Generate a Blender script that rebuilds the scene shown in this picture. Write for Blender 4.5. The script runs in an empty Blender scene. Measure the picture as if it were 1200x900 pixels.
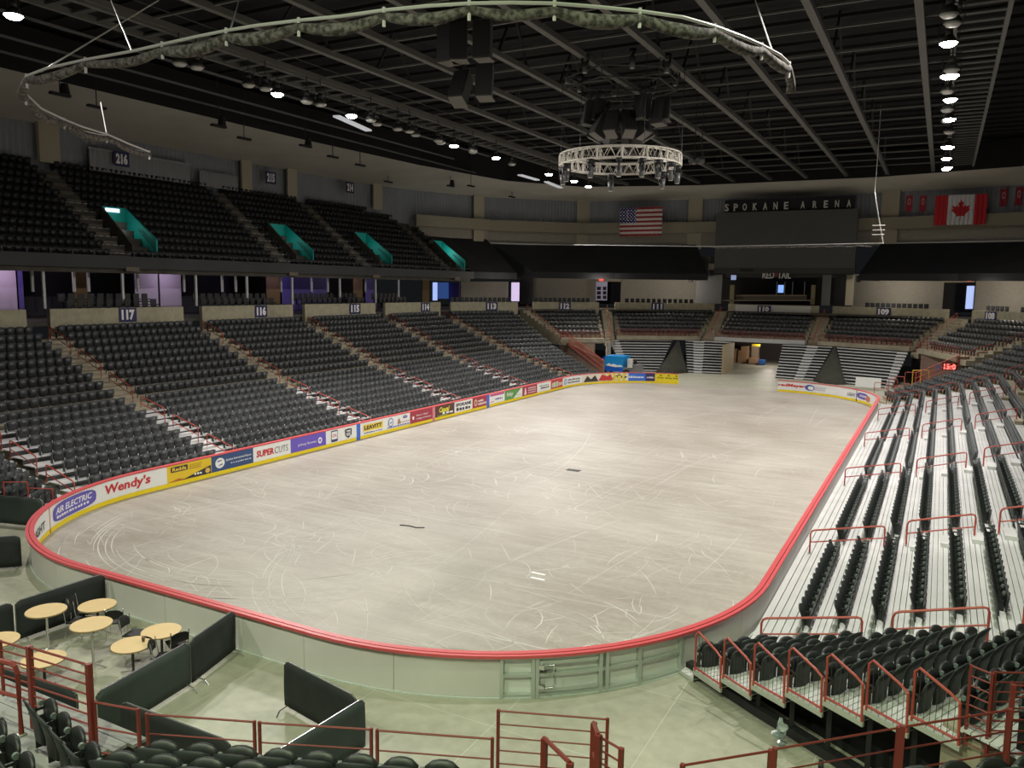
import bpy, bmesh, math, random
import numpy as np
from mathutils import Vector, Matrix
random.seed(7)
C = bpy.context.scene.collection
# ---------------------------------------------------------------- camera
CX, CY, CZ, YAW, PIT, ROL, FPX = 16.83674, -44.15999, 9.12163, -0.491693, 0.121483, 0.0139527, 934.43
fw = Vector((math.sin(YAW)*math.cos(PIT), math.cos(YAW)*math.cos(PIT), -math.sin(PIT)))
rt = Vector((math.cos(YAW), -math.sin(YAW), 0)); up = rt.cross(fw)
r2 = rt*math.cos(ROL)+up*math.sin(ROL); u2 = -rt*math.sin(ROL)+up*math.cos(ROL)
cam_d = bpy.data.cameras.new('camera'); cam = bpy.data.objects.new('camera', cam_d); C.objects.link(cam)
M = Matrix((r2, u2, -fw)).transposed().to_4x4(); M.translation = (CX, CY, CZ); cam.matrix_world = M
cam_d.sensor_width = 36; cam_d.lens = 36*FPX/1200; cam_d.clip_start = .1; cam_d.clip_end = 400
bpy.context.scene.camera = cam
EYE = Vector((CX, CY, CZ))
def at(u, v, x=None, y=None, z=None):
    """world point seen at pixel u,v on a plane of known x, y or z (used to read positions off the photo)"""
    r = fw+r2*((u-600)/FPX)-u2*((v-450)/FPX)
    t = (x-CX)/r.x if x is not None else (y-CY)/r.y if y is not None else (z-CZ)/r.z
    return EYE+r*t
def pix(p):
    d = Vector(p)-EYE; w = d.dot(fw)
    return (600+FPX*d.dot(r2)/w, 450-FPX*d.dot(u2)/w, w) if w > .1 else (-9e9, 0, w)
# ---------------------------------------------------------------- world, exposure
sc = bpy.context.scene
sc.view_settings.view_transform = 'Standard'; sc.view_settings.look = 'None'
sc.view_settings.gamma = 1; sc.view_settings.exposure = 0.15
wd = bpy.data.worlds.new('world'); sc.world = wd; wd.use_nodes = True
wd.node_tree.nodes['Background'].inputs[0].default_value = (.5, .55, .6, 1)
wd.node_tree.nodes['Background'].inputs[1].default_value = .012
# ---------------------------------------------------------------- lamps that light the arena, plus added fill spots (positions of the rig read off the photo)
LAMP_L = [-23.7, -10.2, -8.9, -2.5, 9.5, 16, 26.4, 31.9, 36.4]
LAMP_R = [-22, -13, -3.4, 2.7, 8.2, 25.1, 30.6, 36]
def spot(x, y, z, tx, ty, P, col=(1, .95, .86), ang=116, rad=.25):
    l = bpy.data.lights.new('flood_or_fill_spot', 'SPOT'); l.energy = P; l.color = col; l.spot_size = math.radians(ang); l.spot_blend = .6
    l.shadow_soft_size = rad
    o = bpy.data.objects.new('flood_or_fill_spot', l); C.objects.link(o); o.location = (x, y, z)
    o.rotation_euler = (Vector((tx, ty, 0))-Vector((x, y, z))).to_track_quat('-Z', 'Y').to_euler()
GREEN = (.84, 1, .66); WARM = (1, .95, .90)
for y in LAMP_L:
    spot(-17.3, y, 19.6, -3, y*.85, 5500 if y < 30 else 3400, WARM)
for y in LAMP_R:
    spot(16.3, y, 19.6, 4, y*.85, 5500 if y < 30 else 3400, WARM)
for x, tx, P, col in ((14, 11, 7500, (.84, 1, .60)), (4, 5, 5600, (.92, 1, .78)), (-8, -5, 4600, (1, .95, .86))):      # the greenish lamps over the near end
    spot(x, -46, 19.6, tx, -32, P, col, 92)
for y in (-16, 2, 18): spot(28, y, 20.5, 14.5, y, 1300, WARM, 76)      # unseen fill spots added to brighten the right stand and board backs
spot(15.5, -33, 19.6, 14, -28, 2600, GREEN, 90)
for x, y, z, P in ((-27.5, 37, 9.3, 120), (-20, 46.8, 9.3, 170), (-12, 51.5, 9.3, 190), (11.5, 51.5, 9.3, 150), (20.5, 46.5, 9.3, 150)):   # concourse ceiling lamps
    WALL_LAMPS = globals().setdefault('WALL_LAMPS', []); WALL_LAMPS.append((x, y, z, P))
def point(x, y, z, P, col, r=.15):
    l = bpy.data.lights.new('room_light', 'POINT'); l.energy = P; l.color = col; l.shadow_soft_size = r
    o = bpy.data.objects.new('room_light', l); C.objects.link(o); o.location = (x, y, z)
for x, y, z, P in WALL_LAMPS: point(x, y, z, P*1.9, (1, .9, .78), .3)
# ---------------------------------------------------------------- materials
def mat(name, col, rough=.6, metal=0, emit=0, noise=0, nscale=2.0, spec=.5):
    m = bpy.data.materials.new(name); m.use_nodes = True; nt = m.node_tree; b = nt.nodes['Principled BSDF']
    b.inputs['Base Color'].default_value = (*col, 1); b.inputs['Roughness'].default_value = rough
    b.inputs['Metallic'].default_value = metal; b.inputs['Specular IOR Level'].default_value = spec
    if emit: b.inputs['Emission Color'].default_value = (*col, 1); b.inputs['Emission Strength'].default_value = emit
    if noise:
        tc = nt.nodes.new('ShaderNodeTexCoord'); n = nt.nodes.new('ShaderNodeTexNoise'); r = nt.nodes.new('ShaderNodeMapRange')
        n.inputs['Scale'].default_value = nscale; n.inputs['Detail'].default_value = 5
        r.inputs[1].default_value = .25; r.inputs[2].default_value = .75; r.inputs[3].default_value = 1-noise; r.inputs[4].default_value = 1+noise
        mx = nt.nodes.new('ShaderNodeVectorMath'); mx.operation = 'SCALE'; mx.inputs[0].default_value = col
        nt.links.new(tc.outputs['Object'], n.inputs['Vector']); nt.links.new(n.outputs['Fac'], r.inputs[0])
        nt.links.new(r.outputs[0], mx.inputs['Scale']); nt.links.new(mx.outputs[0], b.inputs['Base Color'])
    return m
M_ = {}
def mm(k, *a, **kw):
    if k not in M_: M_[k] = mat(k, *a, **kw)
    return M_[k]
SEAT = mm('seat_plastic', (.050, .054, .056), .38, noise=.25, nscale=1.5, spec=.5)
SEATB = mm('seat_back_shaded', (.026, .031, .030), .5, spec=.4)  # backs of the nearest seats, darkened for the shade they stand in
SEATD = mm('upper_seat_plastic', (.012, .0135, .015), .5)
HINGE = mm('seat_hinge', (.16, .19, .185), .4)
WHITE = mm('deck_aluminium', (.60, .60, .59), .55, noise=.12, nscale=.8)
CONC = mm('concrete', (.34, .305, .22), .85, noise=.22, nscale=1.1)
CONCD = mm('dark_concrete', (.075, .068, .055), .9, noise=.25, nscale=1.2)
PARA = mm('parapet_concrete', (.40, .37, .26), .85, noise=.18, nscale=2.5)
RED = mm('red_steel', (.40, .065, .042), .45)
REDL = mm('red_rail_cap', (.62, .09, .10), .4)
BOARD = mm('board_white', (.74, .76, .74), .5)
BOUT = mm('board_back', (.62, .60, .57), .6, noise=.07, nscale=.5)
YEL = mm('yellow_kick', (.86, .66, .01), .5)
ALU = mm('aluminium_frame', (.50, .54, .50), .4, .4)
BLACK = mm('black_paint', (.012, .012, .013), .6)
CEIL = mm('roof_black', (.010, .010, .011), .95)
BEAM = mm('truss_steel', (.135, .132, .125), .75)
CHROME = mm('chrome', (.7, .7, .7), .25, 1)
CLOTH = mm('black_cover', (.014, .018, .017), .8, noise=.3, nscale=1)
CLOTHG = mm('dark_green_cover', (.030, .042, .038), .7, noise=.3, nscale=.8)
TARP = mm('black_tarp', (.019, .020, .024), .85, noise=.15, nscale=.4)
OLIVE = mm('olive_drape', (.038, .038, .026), .9, noise=.2, nscale=1)
GREYW = mm('grey_cladding', (.25, .27, .30), .7, noise=.08, nscale=.6)
BEIGE = mm('beige_panel', (.50, .48, .42), .85, noise=.08, nscale=.4)
COL = mm('pilaster', (.42, .38, .29), .8)
ACOU = mm('acoustic_wall', (.33, .31, .26), .9, noise=.08, nscale=3)
TEAL = mm('teal_paint', (.0, .30, .25), .6)
WOOD = mm('maple_laminate', (.72, .52, .26), .4, noise=.07, nscale=3)
NET = mm('netting', (.42, .40, .36), .9)
PIPE = mm('galvanised_pipe', (.75, .74, .70), .4, .2)
NAVY = mm('navy_sign', (.012, .012, .09), .5)
WTXT = mm('white_letters', (.85, .85, .85), .6)
# ---------------------------------------------------------------- mesh builder
ROOT = {}; KIDS = {}
class MB:
    def __init__(s): s.v = []; s.f = []
    def add(s, vs, fs):
        n = len(s.v); s.v += [tuple(v) for v in vs]; s.f += [tuple(i+n for i in f) for f in fs]; return s
    def box(s, x0, x1, y0, y1, z0, z1):
        return s.add([(x0,y0,z0),(x1,y0,z0),(x1,y1,z0),(x0,y1,z0),(x0,y0,z1),(x1,y0,z1),(x1,y1,z1),(x0,y1,z1)],
                     [(0,3,2,1),(4,5,6,7),(0,1,5,4),(1,2,6,5),(2,3,7,6),(3,0,4,7)])
    def bar(s, a, b, w, h):
        """box beam between a and b, w wide, h high (about its axis)"""
        a, b = Vector(a), Vector(b); d = (b-a).normalized()
        sd = d.cross(Vector((0,0,1))); sd = sd.normalized() if sd.length > 1e-4 else Vector((1,0,0)); u = sd.cross(d)
        vs = [p+sd*(i*w/2)+u*(j*h/2) for p in (a, b) for i, j in ((-1,-1),(1,-1),(1,1),(-1,1))]
        return s.add(vs, [(0,3,2,1),(4,5,6,7),(0,1,5,4),(1,2,6,5),(2,3,7,6),(3,0,4,7)])
    def tube(s, pts, r, n=6, closed=False, cap=True):
        P = [Vector(p) for p in pts]; m = len(P); rings = []
        for i, p in enumerate(P):
            if closed: d = P[(i+1) % m]-P[i-1]
            else: d = P[min(i+1, m-1)]-P[max(i-1, 0)]
            d.normalize(); a = d.cross(Vector((0,0,1)))
            a = a.normalized() if a.length > 1e-3 else Vector((1,0,0)); b = a.cross(d)
            rr = r[i] if isinstance(r, (list, tuple)) else r
            rings.append([p+a*(rr*math.cos(t))+b*(rr*math.sin(t)) for t in (2*math.pi*k/n for k in range(n))])
        vs = [v for R in rings for v in R]; fs = []
        for i in range(m if closed else m-1):
            j = (i+1) % m
            for k in range(n): fs.append((i*n+k, i*n+(k+1) % n, j*n+(k+1) % n, j*n+k))
        if not closed and cap: fs += [tuple(range(n-1, -1, -1)), tuple(range((m-1)*n, m*n))]
        return s.add(vs, fs)
    def disc(s, c, r, h, n=24, ax=None):
        """solid disc: bottom centre c, radius r, height h along ax"""
        ax = Vector(ax or (0,0,1)).normalized(); a = ax.orthogonal().normalized(); b = ax.cross(a); c = Vector(c)
        vs = [c+a*(r*math.cos(t))+b*(r*math.sin(t))+ax*q for q in (0, h) for t in (2*math.pi*k/n for k in range(n))]
        return s.add(vs, [tuple(range(n-1,-1,-1)), tuple(range(n,2*n))]+[(k,(k+1)%n,n+(k+1)%n,n+k) for k in range(n)])
    def cone(s, c, r0, r1, h, n=12, ax=None):
        ax = Vector(ax or (0,0,1)).normalized(); a = ax.orthogonal().normalized(); b = ax.cross(a); c = Vector(c)
        vs = [c+a*(r*math.cos(t))+b*(r*math.sin(t))+ax*q for r, q in ((r0,0),(r1,h)) for t in (2*math.pi*k/n for k in range(n))]
        return s.add(vs, [tuple(range(n-1,-1,-1)), tuple(range(n,2*n))]+[(k,(k+1)%n,n+(k+1)%n,n+k) for k in range(n)])
    def poly(s, ps, d):
        """prism: polygon ps extruded by vector d"""
        n = len(ps); d = Vector(d); vs = [Vector(p) for p in ps]+[Vector(p)+d for p in ps]
        return s.add(vs, [tuple(range(n-1,-1,-1)), tuple(range(n,2*n))]+[(k,(k+1)%n,n+(k+1)%n,n+k) for k in range(n)])
    def data(s, name, m):
        me = bpy.data.meshes.new(name); me.from_pydata(s.v, [], s.f); me.materials.append(m)
        return me
    def build(s, name, m, parent=None, smooth=False):
        """vertices are in world space; they are moved into the root's own frame"""
        if parent is not None:
            inv = ROOT[parent.name].inverted(); s.v = [tuple(inv@Vector(v)) for v in s.v]
        me = s.data(name, m); fix(me)
        if smooth: me.polygons.foreach_set('use_smooth', [True]*len(me.polygons))
        return put(name, me, parent)
def fix(me):
    bm = bmesh.new(); bm.from_mesh(me); bmesh.ops.recalc_face_normals(bm, faces=bm.faces); bm.to_mesh(me); bm.free()
def put(name, me, parent=None):
    o = bpy.data.objects.new(name, me); C.objects.link(o)
    if parent is not None: o.parent = parent; ROOT[o.name] = ROOT[parent.name]; KIDS.setdefault(parent.name, []).append(o)
    else: ROOT[o.name] = Matrix()
    return o
_DG = dict(zip('0123456789', 'zero one two three four five six seven eight nine'.split()))
def words(s): 
    import re
    return re.sub(r'\b(\d)(\d)(\d)\b', lambda m: '-'.join(_DG[c] for c in m.groups()), s)
def thing(name, label, cat, loc=(0,0,0), rz=0, group=None):
    o = bpy.data.objects.new(name, None); C.objects.link(o); o.location = loc; o.rotation_euler = (0,0,rz); o.empty_display_size = .2
    o['label'] = words(label); o['category'] = cat
    if group: o['group'] = words(group)
    ROOT[o.name] = Matrix.Translation(loc)@Matrix.Rotation(rz, 4, 'Z'); return o
def tag(o, label, cat, group=None, kind=None):
    o['label'] = words(label); o['category'] = cat
    if group: o['group'] = words(group)
    if kind: o['kind'] = kind
    return o
def struct(name, mb, m, parent=None, smooth=False):
    o = mb.build(name, m, parent, smooth)
    if parent is None: o['kind'] = 'structure'
    return o
def dup(root, loc, rz, label=None, group=None):
    r = root.copy(); C.objects.link(r); r.location = loc; r.rotation_euler = (0,0,rz)
    ROOT[r.name] = Matrix.Translation(loc)@Matrix.Rotation(rz, 4, 'Z')
    if label: r['label'] = words(label)
    if group: r['group'] = words(group)
    for ch in KIDS.get(root.name, []):
        c = ch.copy(); C.objects.link(c); c.parent = r; ROOT[c.name] = ROOT[r.name]
        for g in KIDS.get(ch.name, []):
            d = g.copy(); C.objects.link(d); d.parent = c; ROOT[d.name] = ROOT[r.name]
    return r
ORD = 'first second third fourth fifth sixth seventh eighth ninth tenth eleventh twelfth thirteenth fourteenth fifteenth sixteenth seventeenth eighteenth nineteenth twentieth'.split()
TENS = {2: 'twenty', 3: 'thirty', 4: 'forty', 5: 'fifty', 6: 'sixty', 7: 'seventy', 8: 'eighty', 9: 'ninety'}
def nth(n):
    if n <= 20: return ORD[n-1]
    t, u = divmod(n, 10)
    return (TENS[t][:-1]+'ieth') if u == 0 else TENS[t]+'-'+ORD[u-1]
# lettering ---------------------------------------------------------------
_tx = {}
def textverts(s, bold=.0, shear=0, space=1):
    k = (s, bold, shear, space)
    if k not in _tx:
        c = bpy.data.curves.new('t', 'FONT'); c.body = s; c.size = 1; c.offset = bold; c.shear = shear; c.resolution_u = 2
        c.space_character = space; c.fill_mode = 'FRONT'
        o = bpy.data.objects.new('t', c); C.objects.link(o); dg = bpy.context.evaluated_depsgraph_get(); dg.update()
        me = bpy.data.meshes.new_from_object(o.evaluated_get(dg)); bpy.data.objects.remove(o)
        v = np.array([x.co[:2] for x in me.vertices]) if len(me.vertices) else np.zeros((1, 2))
        v -= v.min(0); _tx[k] = (v, [tuple(p.vertices) for p in me.polygons]); bpy.data.meshes.remove(me)
    return _tx[k]
def letters(name, s, m, parent, o, ux, uz, w, h, bold=0, shear=0, space=1, lift=0, depth=0):
    """text fitted in a w x h rectangle whose lower-left corner is o, along ux (right) and uz (up); extruded out by depth"""
    v, f = textverts(s, bold, shear, space); W, H = v.max(0); ux, uz, o = Vector(ux), Vector(uz), Vector(o); nrm = ux.cross(uz)
    P = [o+ux*(a/W*w)+uz*(b/H*h)+nrm*lift for a, b in v]
    if depth:
        n = len(P); P = P+[p+nrm*depth for p in P]; ed = {}
        for q in f:
            for i in range(len(q)):
                e = (q[i], q[(i+1) % len(q)]); ed[e] = ed.get(e, 0)+1
        fs = [tuple(i+n for i in q) for q in f]+[(a, b, b+n, a+n) for (a, b) in ed if (b, a) not in ed]
        f = fs
    mb = MB(); mb.v = [tuple(p) for p in P]; mb.f = list(f)
    if parent is not None:
        inv = ROOT[parent.name].inverted(); mb.v = [tuple(inv@Vector(q)) for q in mb.v]
    return put(name, mb.data(name, m), parent)
# ================================================================ rink outline
HX, HY, RC = 12.95, 30.5, 8.53; ST, SE, AR = 2*(HY-RC), 2*(HX-RC), RC*math.pi/2
PER = 2*ST+2*SE+4*AR
def rink(s, off=0.0):
    """point on the boards at arc length s (0 = start of the left straight, near end), off metres outside"""
    s %= PER; segs = [('l', (-HX, -HY+RC), (0, 1), (-1, 0), ST), ('a', (-HX+RC, HY-RC), 180, None, AR), ('l', (-HX+RC, HY), (1, 0), (0, 1), SE),
        ('a', (HX-RC, HY-RC), 90, None, AR), ('l', (HX, HY-RC), (0, -1), (1, 0), ST), ('a', (HX-RC, -HY+RC), 0, None, AR),
        ('l', (HX-RC, -HY), (-1, 0), (0, -1), SE), ('a', (-HX+RC, -HY+RC), 270, None, AR)]
    for k, p, q, n, L in segs:
        if s <= L:
            if k == 'l': return (p[0]+q[0]*s+n[0]*off, p[1]+q[1]*s+n[1]*off)
            a = math.radians(q-90*s/AR); return (p[0]+(RC+off)*math.cos(a), p[1]+(RC+off)*math.sin(a))
        s -= L
    return (p[0], p[1])
S_ARC2 = ST+AR+SE+AR; S_NR = S_ARC2+ST            # start of right straight, of near-right corner
def srange(a, b, step=.55):
    n = max(1, int(math.ceil(abs(b-a)/step))); return [a+(b-a)*i/n for i in range(n+1)]
def strip(s0, s1, o0, o1, z0, z1, mb=None, step=.55):
    """solid band following the boards from s0 to s1, offsets o0..o1, heights z0..z1"""
    mb = mb or MB(); ss = srange(s0, s1, step); vs = []; fs = []
    for s in ss:
        a, b = rink(s, o0), rink(s, o1); vs += [(a[0],a[1],z0),(b[0],b[1],z0),(b[0],b[1],z1),(a[0],a[1],z1)]
    for i in range(len(ss)-1):
        for k in range(4): fs.append((i*4+k, i*4+(k+1) % 4, i*4+4+(k+1) % 4, i*4+4+k))
    n = len(ss)-1; fs += [(3,2,1,0), (n*4, n*4+1, n*4+2, n*4+3)]
    return mb.add(vs, fs)
# ---------------------------------------------------------------- floors
def floor_mat():
    m = bpy.data.materials.new('sealed_concrete_floor'); m.use_nodes = True; nt = m.node_tree; N = nt.nodes; L = nt.links; b = N['Principled BSDF']
    tc = N.new('ShaderNodeTexCoord'); n1 = N.new('ShaderNodeTexNoise'); n1.inputs['Scale'].default_value = .35; n1.inputs['Detail'].default_value = 8
    n2 = N.new('ShaderNodeTexNoise'); n2.inputs['Scale'].default_value = 3.5; n2.inputs['Detail'].default_value = 6
    ad = N.new('ShaderNodeMath'); ad.operation = 'ADD'; L.new(n1.outputs['Fac'], ad.inputs[0]); L.new(n2.outputs['Fac'], ad.inputs[1])
    L.new(tc.outputs['Object'], n1.inputs['Vector']); L.new(tc.outputs['Object'], n2.inputs['Vector'])
    r = N.new('ShaderNodeValToRGB'); e = r.color_ramp.elements; r.color_ramp.elements[0].position = .35; e[0].color = (.30, .30, .235, 1); e[1].position = .75; e[1].color = (.46, .45, .35, 1)
    h = N.new('ShaderNodeMath'); h.operation = 'MULTIPLY'; h.inputs[1].default_value = .5; L.new(ad.outputs[0], h.inputs[0]); L.new(h.outputs[0], r.inputs['Fac'])
    sep = N.new('ShaderNodeSeparateXYZ'); L.new(tc.outputs['Object'], sep.inputs[0]); last = None
    for ax, per in (('X', 3.05), ('Y', 3.05)):          # saw-cut joints
        a = N.new('ShaderNodeMath'); a.operation = 'PINGPONG'; a.inputs[1].default_value = per/2; L.new(sep.outputs[ax], a.inputs[0])
        c = N.new('ShaderNodeMath'); c.operation = 'LESS_THAN'; c.inputs[1].default_value = .008; L.new(a.outputs[0], c.inputs[0])
        if last:
            mx = N.new('ShaderNodeMath'); mx.operation = 'MAXIMUM'; L.new(last.outputs[0], mx.inputs[0]); L.new(c.outputs[0], mx.inputs[1]); last = mx
        else: last = c
    mix = N.new('ShaderNodeMix'); mix.data_type = 'RGBA'; L.new(last.outputs[0], mix.inputs['Factor']); L.new(r.outputs['Color'], mix.inputs['A']); mix.inputs['B'].default_value = (.52, .53, .44, 1)
    L.new(mix.outputs['Result'], b.inputs['Base Color']); b.inputs['Roughness'].default_value = .5
    return m
def ice_mat():
    m = bpy.data.materials.new('skated_ice'); m.use_nodes = True; nt = m.node_tree; N = nt.nodes; L = nt.links; b = N['Principled BSDF']
    tc = N.new('ShaderNodeTexCoord')
    def noise(scale, det=6, dist=0, sx=1, sy=1, rot=0):
        mp = N.new('ShaderNodeMapping'); mp.inputs['Scale'].default_value = (sx, sy, 1); mp.inputs['Rotation'].default_value = (0, 0, rot); L.new(tc.outputs['Object'], mp.inputs['Vector'])
        n = N.new('ShaderNodeTexNoise'); n.inputs['Scale'].default_value = scale; n.inputs['Detail'].default_value = det; n.inputs['Distortion'].default_value = dist
        L.new(mp.outputs[0], n.inputs['Vector']); return n
    def ridge(scale, width, rot, dist, sx=1, sy=1, mscale=.25, mlo=.5, mhi=.62):
        n = noise(scale, 2, dist, sx, sy, rot); s1 = N.new('ShaderNodeMath'); s1.operation = 'SUBTRACT'; s1.inputs[1].default_value = .5; L.new(n.outputs['Fac'], s1.inputs[0])
        ab = N.new('ShaderNodeMath'); ab.operation = 'ABSOLUTE'; L.new(s1.outputs[0], ab.inputs[0])
        r = N.new('ShaderNodeMapRange'); r.inputs[1].default_value = 0; r.inputs[2].default_value = width; r.inputs[3].default_value = 1; r.inputs[4].default_value = 0; L.new(ab.outputs[0], r.inputs[0])
        k = noise(mscale, 3, 0, rot=rot+1); kr = N.new('ShaderNodeMapRange'); kr.inputs[1].default_value = mlo; kr.inputs[2].default_value = mhi; L.new(k.outputs['Fac'], kr.inputs[0])
        mu = N.new('ShaderNodeMath'); mu.operation = 'MULTIPLY'; L.new(r.outputs[0], mu.inputs[0]); L.new(kr.outputs[0], mu.inputs[1]); return mu
    def mx(a, bb):
        q = N.new('ShaderNodeMath'); q.operation = 'MAXIMUM'; L.new(a.outputs[0], q.inputs[0]); L.new(bb.outputs[0], q.inputs[1]); return q
    R = ridge(.34, .0035, .3, .35, mlo=.42, mhi=.66); R = mx(R, ridge(.7, .006, 1.2, .5, mlo=.50, mhi=.7)); R = mx(R, ridge(.22, .0028, 2.1, .9, mlo=.45, mhi=.7))
    R = mx(R, ridge(1.5, .009, .8, 1.2, mscale=.35, mlo=.55, mhi=.72)); R = mx(R, ridge(.7, .012, .15, .2, sx=.3, sy=2.2, mscale=.2, mlo=.5, mhi=.72))
    st = noise(1.1, 8, .3, sx=.35, sy=2.0, rot=.1)
    big = noise(.16, 4, .2); fine = noise(5, 8)
    r1 = N.new('ShaderNodeValToRGB'); e = r1.color_ramp.elements; e[0].position = .38; e[0].color = (.272, .240, .200, 1); e[1].position = .64; e[1].color = (.43, .402, .355, 1)
    a1 = N.new('ShaderNodeMath'); a1.operation = 'MULTIPLY_ADD'; a1.inputs[1].default_value = .5; L.new(big.outputs['Fac'], a1.inputs[0])
    a2 = N.new('ShaderNodeMath'); a2.operation = 'MULTIPLY_ADD'; a2.inputs[1].default_value = .3; L.new(st.outputs['Fac'], a2.inputs[0])
    a3 = N.new('ShaderNodeMath'); a3.operation = 'MULTIPLY'; a3.inputs[1].default_value = .2; L.new(fine.outputs['Fac'], a3.inputs[0])
    L.new(a3.outputs[0], a2.inputs[2]); L.new(a2.outputs[0], a1.inputs[2]); L.new(a1.outputs[0], r1.inputs['Fac'])
    sc_ = N.new('ShaderNodeMath'); sc_.operation = 'MULTIPLY'; sc_.inputs[1].default_value = .26; L.new(R.outputs[0], sc_.inputs[0])
    mix = N.new('ShaderNodeMix'); mix.data_type = 'RGBA'; L.new(sc_.outputs[0], mix.inputs['Factor']); L.new(r1.outputs['Color'], mix.inputs['A']); mix.inputs['B'].default_value = (.80, .78, .70, 1)
    L.new(mix.outputs['Result'], b.inputs['Base Color'])
    rr = N.new('ShaderNodeMapRange'); rr.inputs[3].default_value = .42; rr.inputs[4].default_value = .6; L.new(fine.outputs['Fac'], rr.inputs[0]); L.new(rr.outputs[0], b.inputs['Roughness'])
    return m
g = MB(); g.box(-48, 48, -62, 66, -.3, 0); struct('floor', g, floor_mat())
ice = MB(); ring = [rink(s, -.02) for s in srange(0, PER, .5)[:-1]]
ice.poly([(x, y, .0) for x, y in ring], (0, 0, .03)); struct('ice_surface', ice, ice_mat())
def skate_marks():
    rnd = random.Random(11); mb = MB()
    def stroke(x, y, a, L, k, w):
        n = max(3, int(L/.35)); pts = []
        for i in range(n+1):
            pts.append((x, y, a)); x += math.cos(a)*L/n; y += math.sin(a)*L/n; a += k*L/n
        for i, (px, py, pa) in enumerate(pts):
            if abs(px) > HX-.3 or abs(py) > HY-.3: return
            cx_, cy_ = abs(px)-(HX-RC), abs(py)-(HY-RC)
            if cx_ > 0 and cy_ > 0 and math.hypot(cx_, cy_) > RC-.3: return
        o = len(mb.v)
        for i, (px, py, pa) in enumerate(pts):
            ww = w*(.25+.75*math.sin(math.pi*(i+.3)/(n+.6)))/2; mb.v += [(px-math.sin(pa)*ww, py+math.cos(pa)*ww, .0325), (px+math.sin(pa)*ww, py-math.cos(pa)*ww, .0325)]
        mb.f.extend((o+2*i, o+2*i+1, o+2*i+3, o+2*i+2) for i in range(n))
    for _ in range(430):                                           # random carving
        y = rnd.choice([rnd.uniform(-30, 30), rnd.uniform(-29, -8), rnd.uniform(-29, -14)]); stroke(rnd.uniform(-12.6, 12.6), y, rnd.uniform(0, 6.28), rnd.uniform(.5, 3.2), rnd.gauss(0, .35), rnd.uniform(.010, .024))
    for _ in range(34):                                            # scribbled clusters
        x, y, a = rnd.uniform(-11, 11), rnd.uniform(-28, 4), rnd.uniform(0, 3.14)
        for _ in range(rnd.randint(4, 9)): stroke(x+rnd.gauss(0, .6), y+rnd.gauss(0, .6), a+rnd.gauss(0, .5), rnd.uniform(.5, 2), rnd.gauss(0, .6), rnd.uniform(.015, .04))
    for _ in range(150):                                           # long faint passes across and along
        if rnd.random() < .7: stroke(rnd.uniform(-12, 6), rnd.uniform(-29, 29), rnd.gauss(.05, .05), rnd.uniform(2, 8), rnd.gauss(0, .01), rnd.uniform(.012, .03))
        else: stroke(rnd.uniform(-12, 12), rnd.uniform(-28, 14), rnd.gauss(1.45, .12), rnd.uniform(4, 14), rnd.gauss(0, .015), rnd.uniform(.012, .03))
    for cx, cy, r in ((4.4, -21.9, 7.2), (-4.4, -21.9, 6.6), (4.4, 21.9, 6.5), (-4.4, -21.9, 7.6)):   # turns following the boards
        for _ in range(26):
            a = rnd.uniform(3.4, 5.6) if cy < 0 else rnd.uniform(.3, 2.4); q = r+rnd.gauss(0, .7); stroke(cx+q*math.cos(a), cy+q*math.sin(a), a+math.pi/2, rnd.uniform(1.5, 6), 1/q, rnd.uniform(.015, .035))
    return mb
sm = skate_marks().build('skate_marks', mm('scraped_ice', (.60, .585, .54), .7)); tag(sm, 'thin white skate scratches all over the ice', 'scratches', None, 'stuff')
white_curb = mm('curb_paint', (.55, .60, .56), .5)
# marks frozen in the ice
mk = MB(); c = at(672, 551, z=.035); mk.box(c.x-.35, c.x+.35, c.y-.2, c.y+.2, .03, .04); tag(mk.build('drain_cover', BLACK), 'small dark cover set in the ice, far beyond the centre', 'cover')
for i, (u, v) in enumerate(((631, 672), (630, 678))):
    c = at(u, v, z=.035); mk = MB(); mk.box(c.x-.24, c.x+.24, c.y-.05, c.y+.05, .03, .036)
    tag(mk.build('floor_tape', WTXT), 'short white tape strip on the ice, '+('farther' if i == 0 else 'nearer')+' of the close pair', 'tape', 'white strips on the ice')
c = at(483, 617, z=.035); mk = MB(); mk.tube([(c.x-.5, c.y-.1, .04), (c.x-.1, c.y, .04), (c.x+.2, c.y-.06, .04), (c.x+.5, c.y+.1, .04)], .03, 5)
tag(mk.build('debris_strip', BLACK), 'thin dark scrap lying on the ice left of centre', 'scrap')
# ---------------------------------------------------------------- the dasher boards
GAP0, GAP1 = ST+AR+(-5.0+HX-RC), ST+AR+(4.2+HX-RC)   # the ice-machine opening in the far boards
bd = thing('dasher_boards', 'white rink boards with red cap rail, yellow kick strip and printed adverts', 'rink boards')
def near_s(u, v, z=1.07):
    p = at(u, v, z=z); best = min((abs(complex(*rink(s/10))-complex(p.x, p.y)), s/10) for s in range(int(PER*10))); return best[1]
G0, G1 = near_s(587, 764), near_s(799, 736)            # aluminium-framed stretch with the gate
if G0 > G1: G0, G1 = G1, G0
def spans(a, b, w):
    n = max(1, round((b-a)/w)); return [(a+(b-a)*i/n, a+(b-a)*(i+1)/n) for i in range(n)]
pan = spans(0, GAP0, 2.44)+spans(GAP1, G0, 2.44)+spans(G1, PER, 2.44)
for a, b in pan:
    p = strip(a+.006, b-.006, 0, .05, .0, .99).build('panel', BOARD, bd)
    strip(a+.006, b-.006, .05, .09, .0, .97).build('back_sheet', BOUT, bd)
    strip(a, b, -.014, 0, .03, .21).build('kick_plate', YEL, bd)
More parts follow.
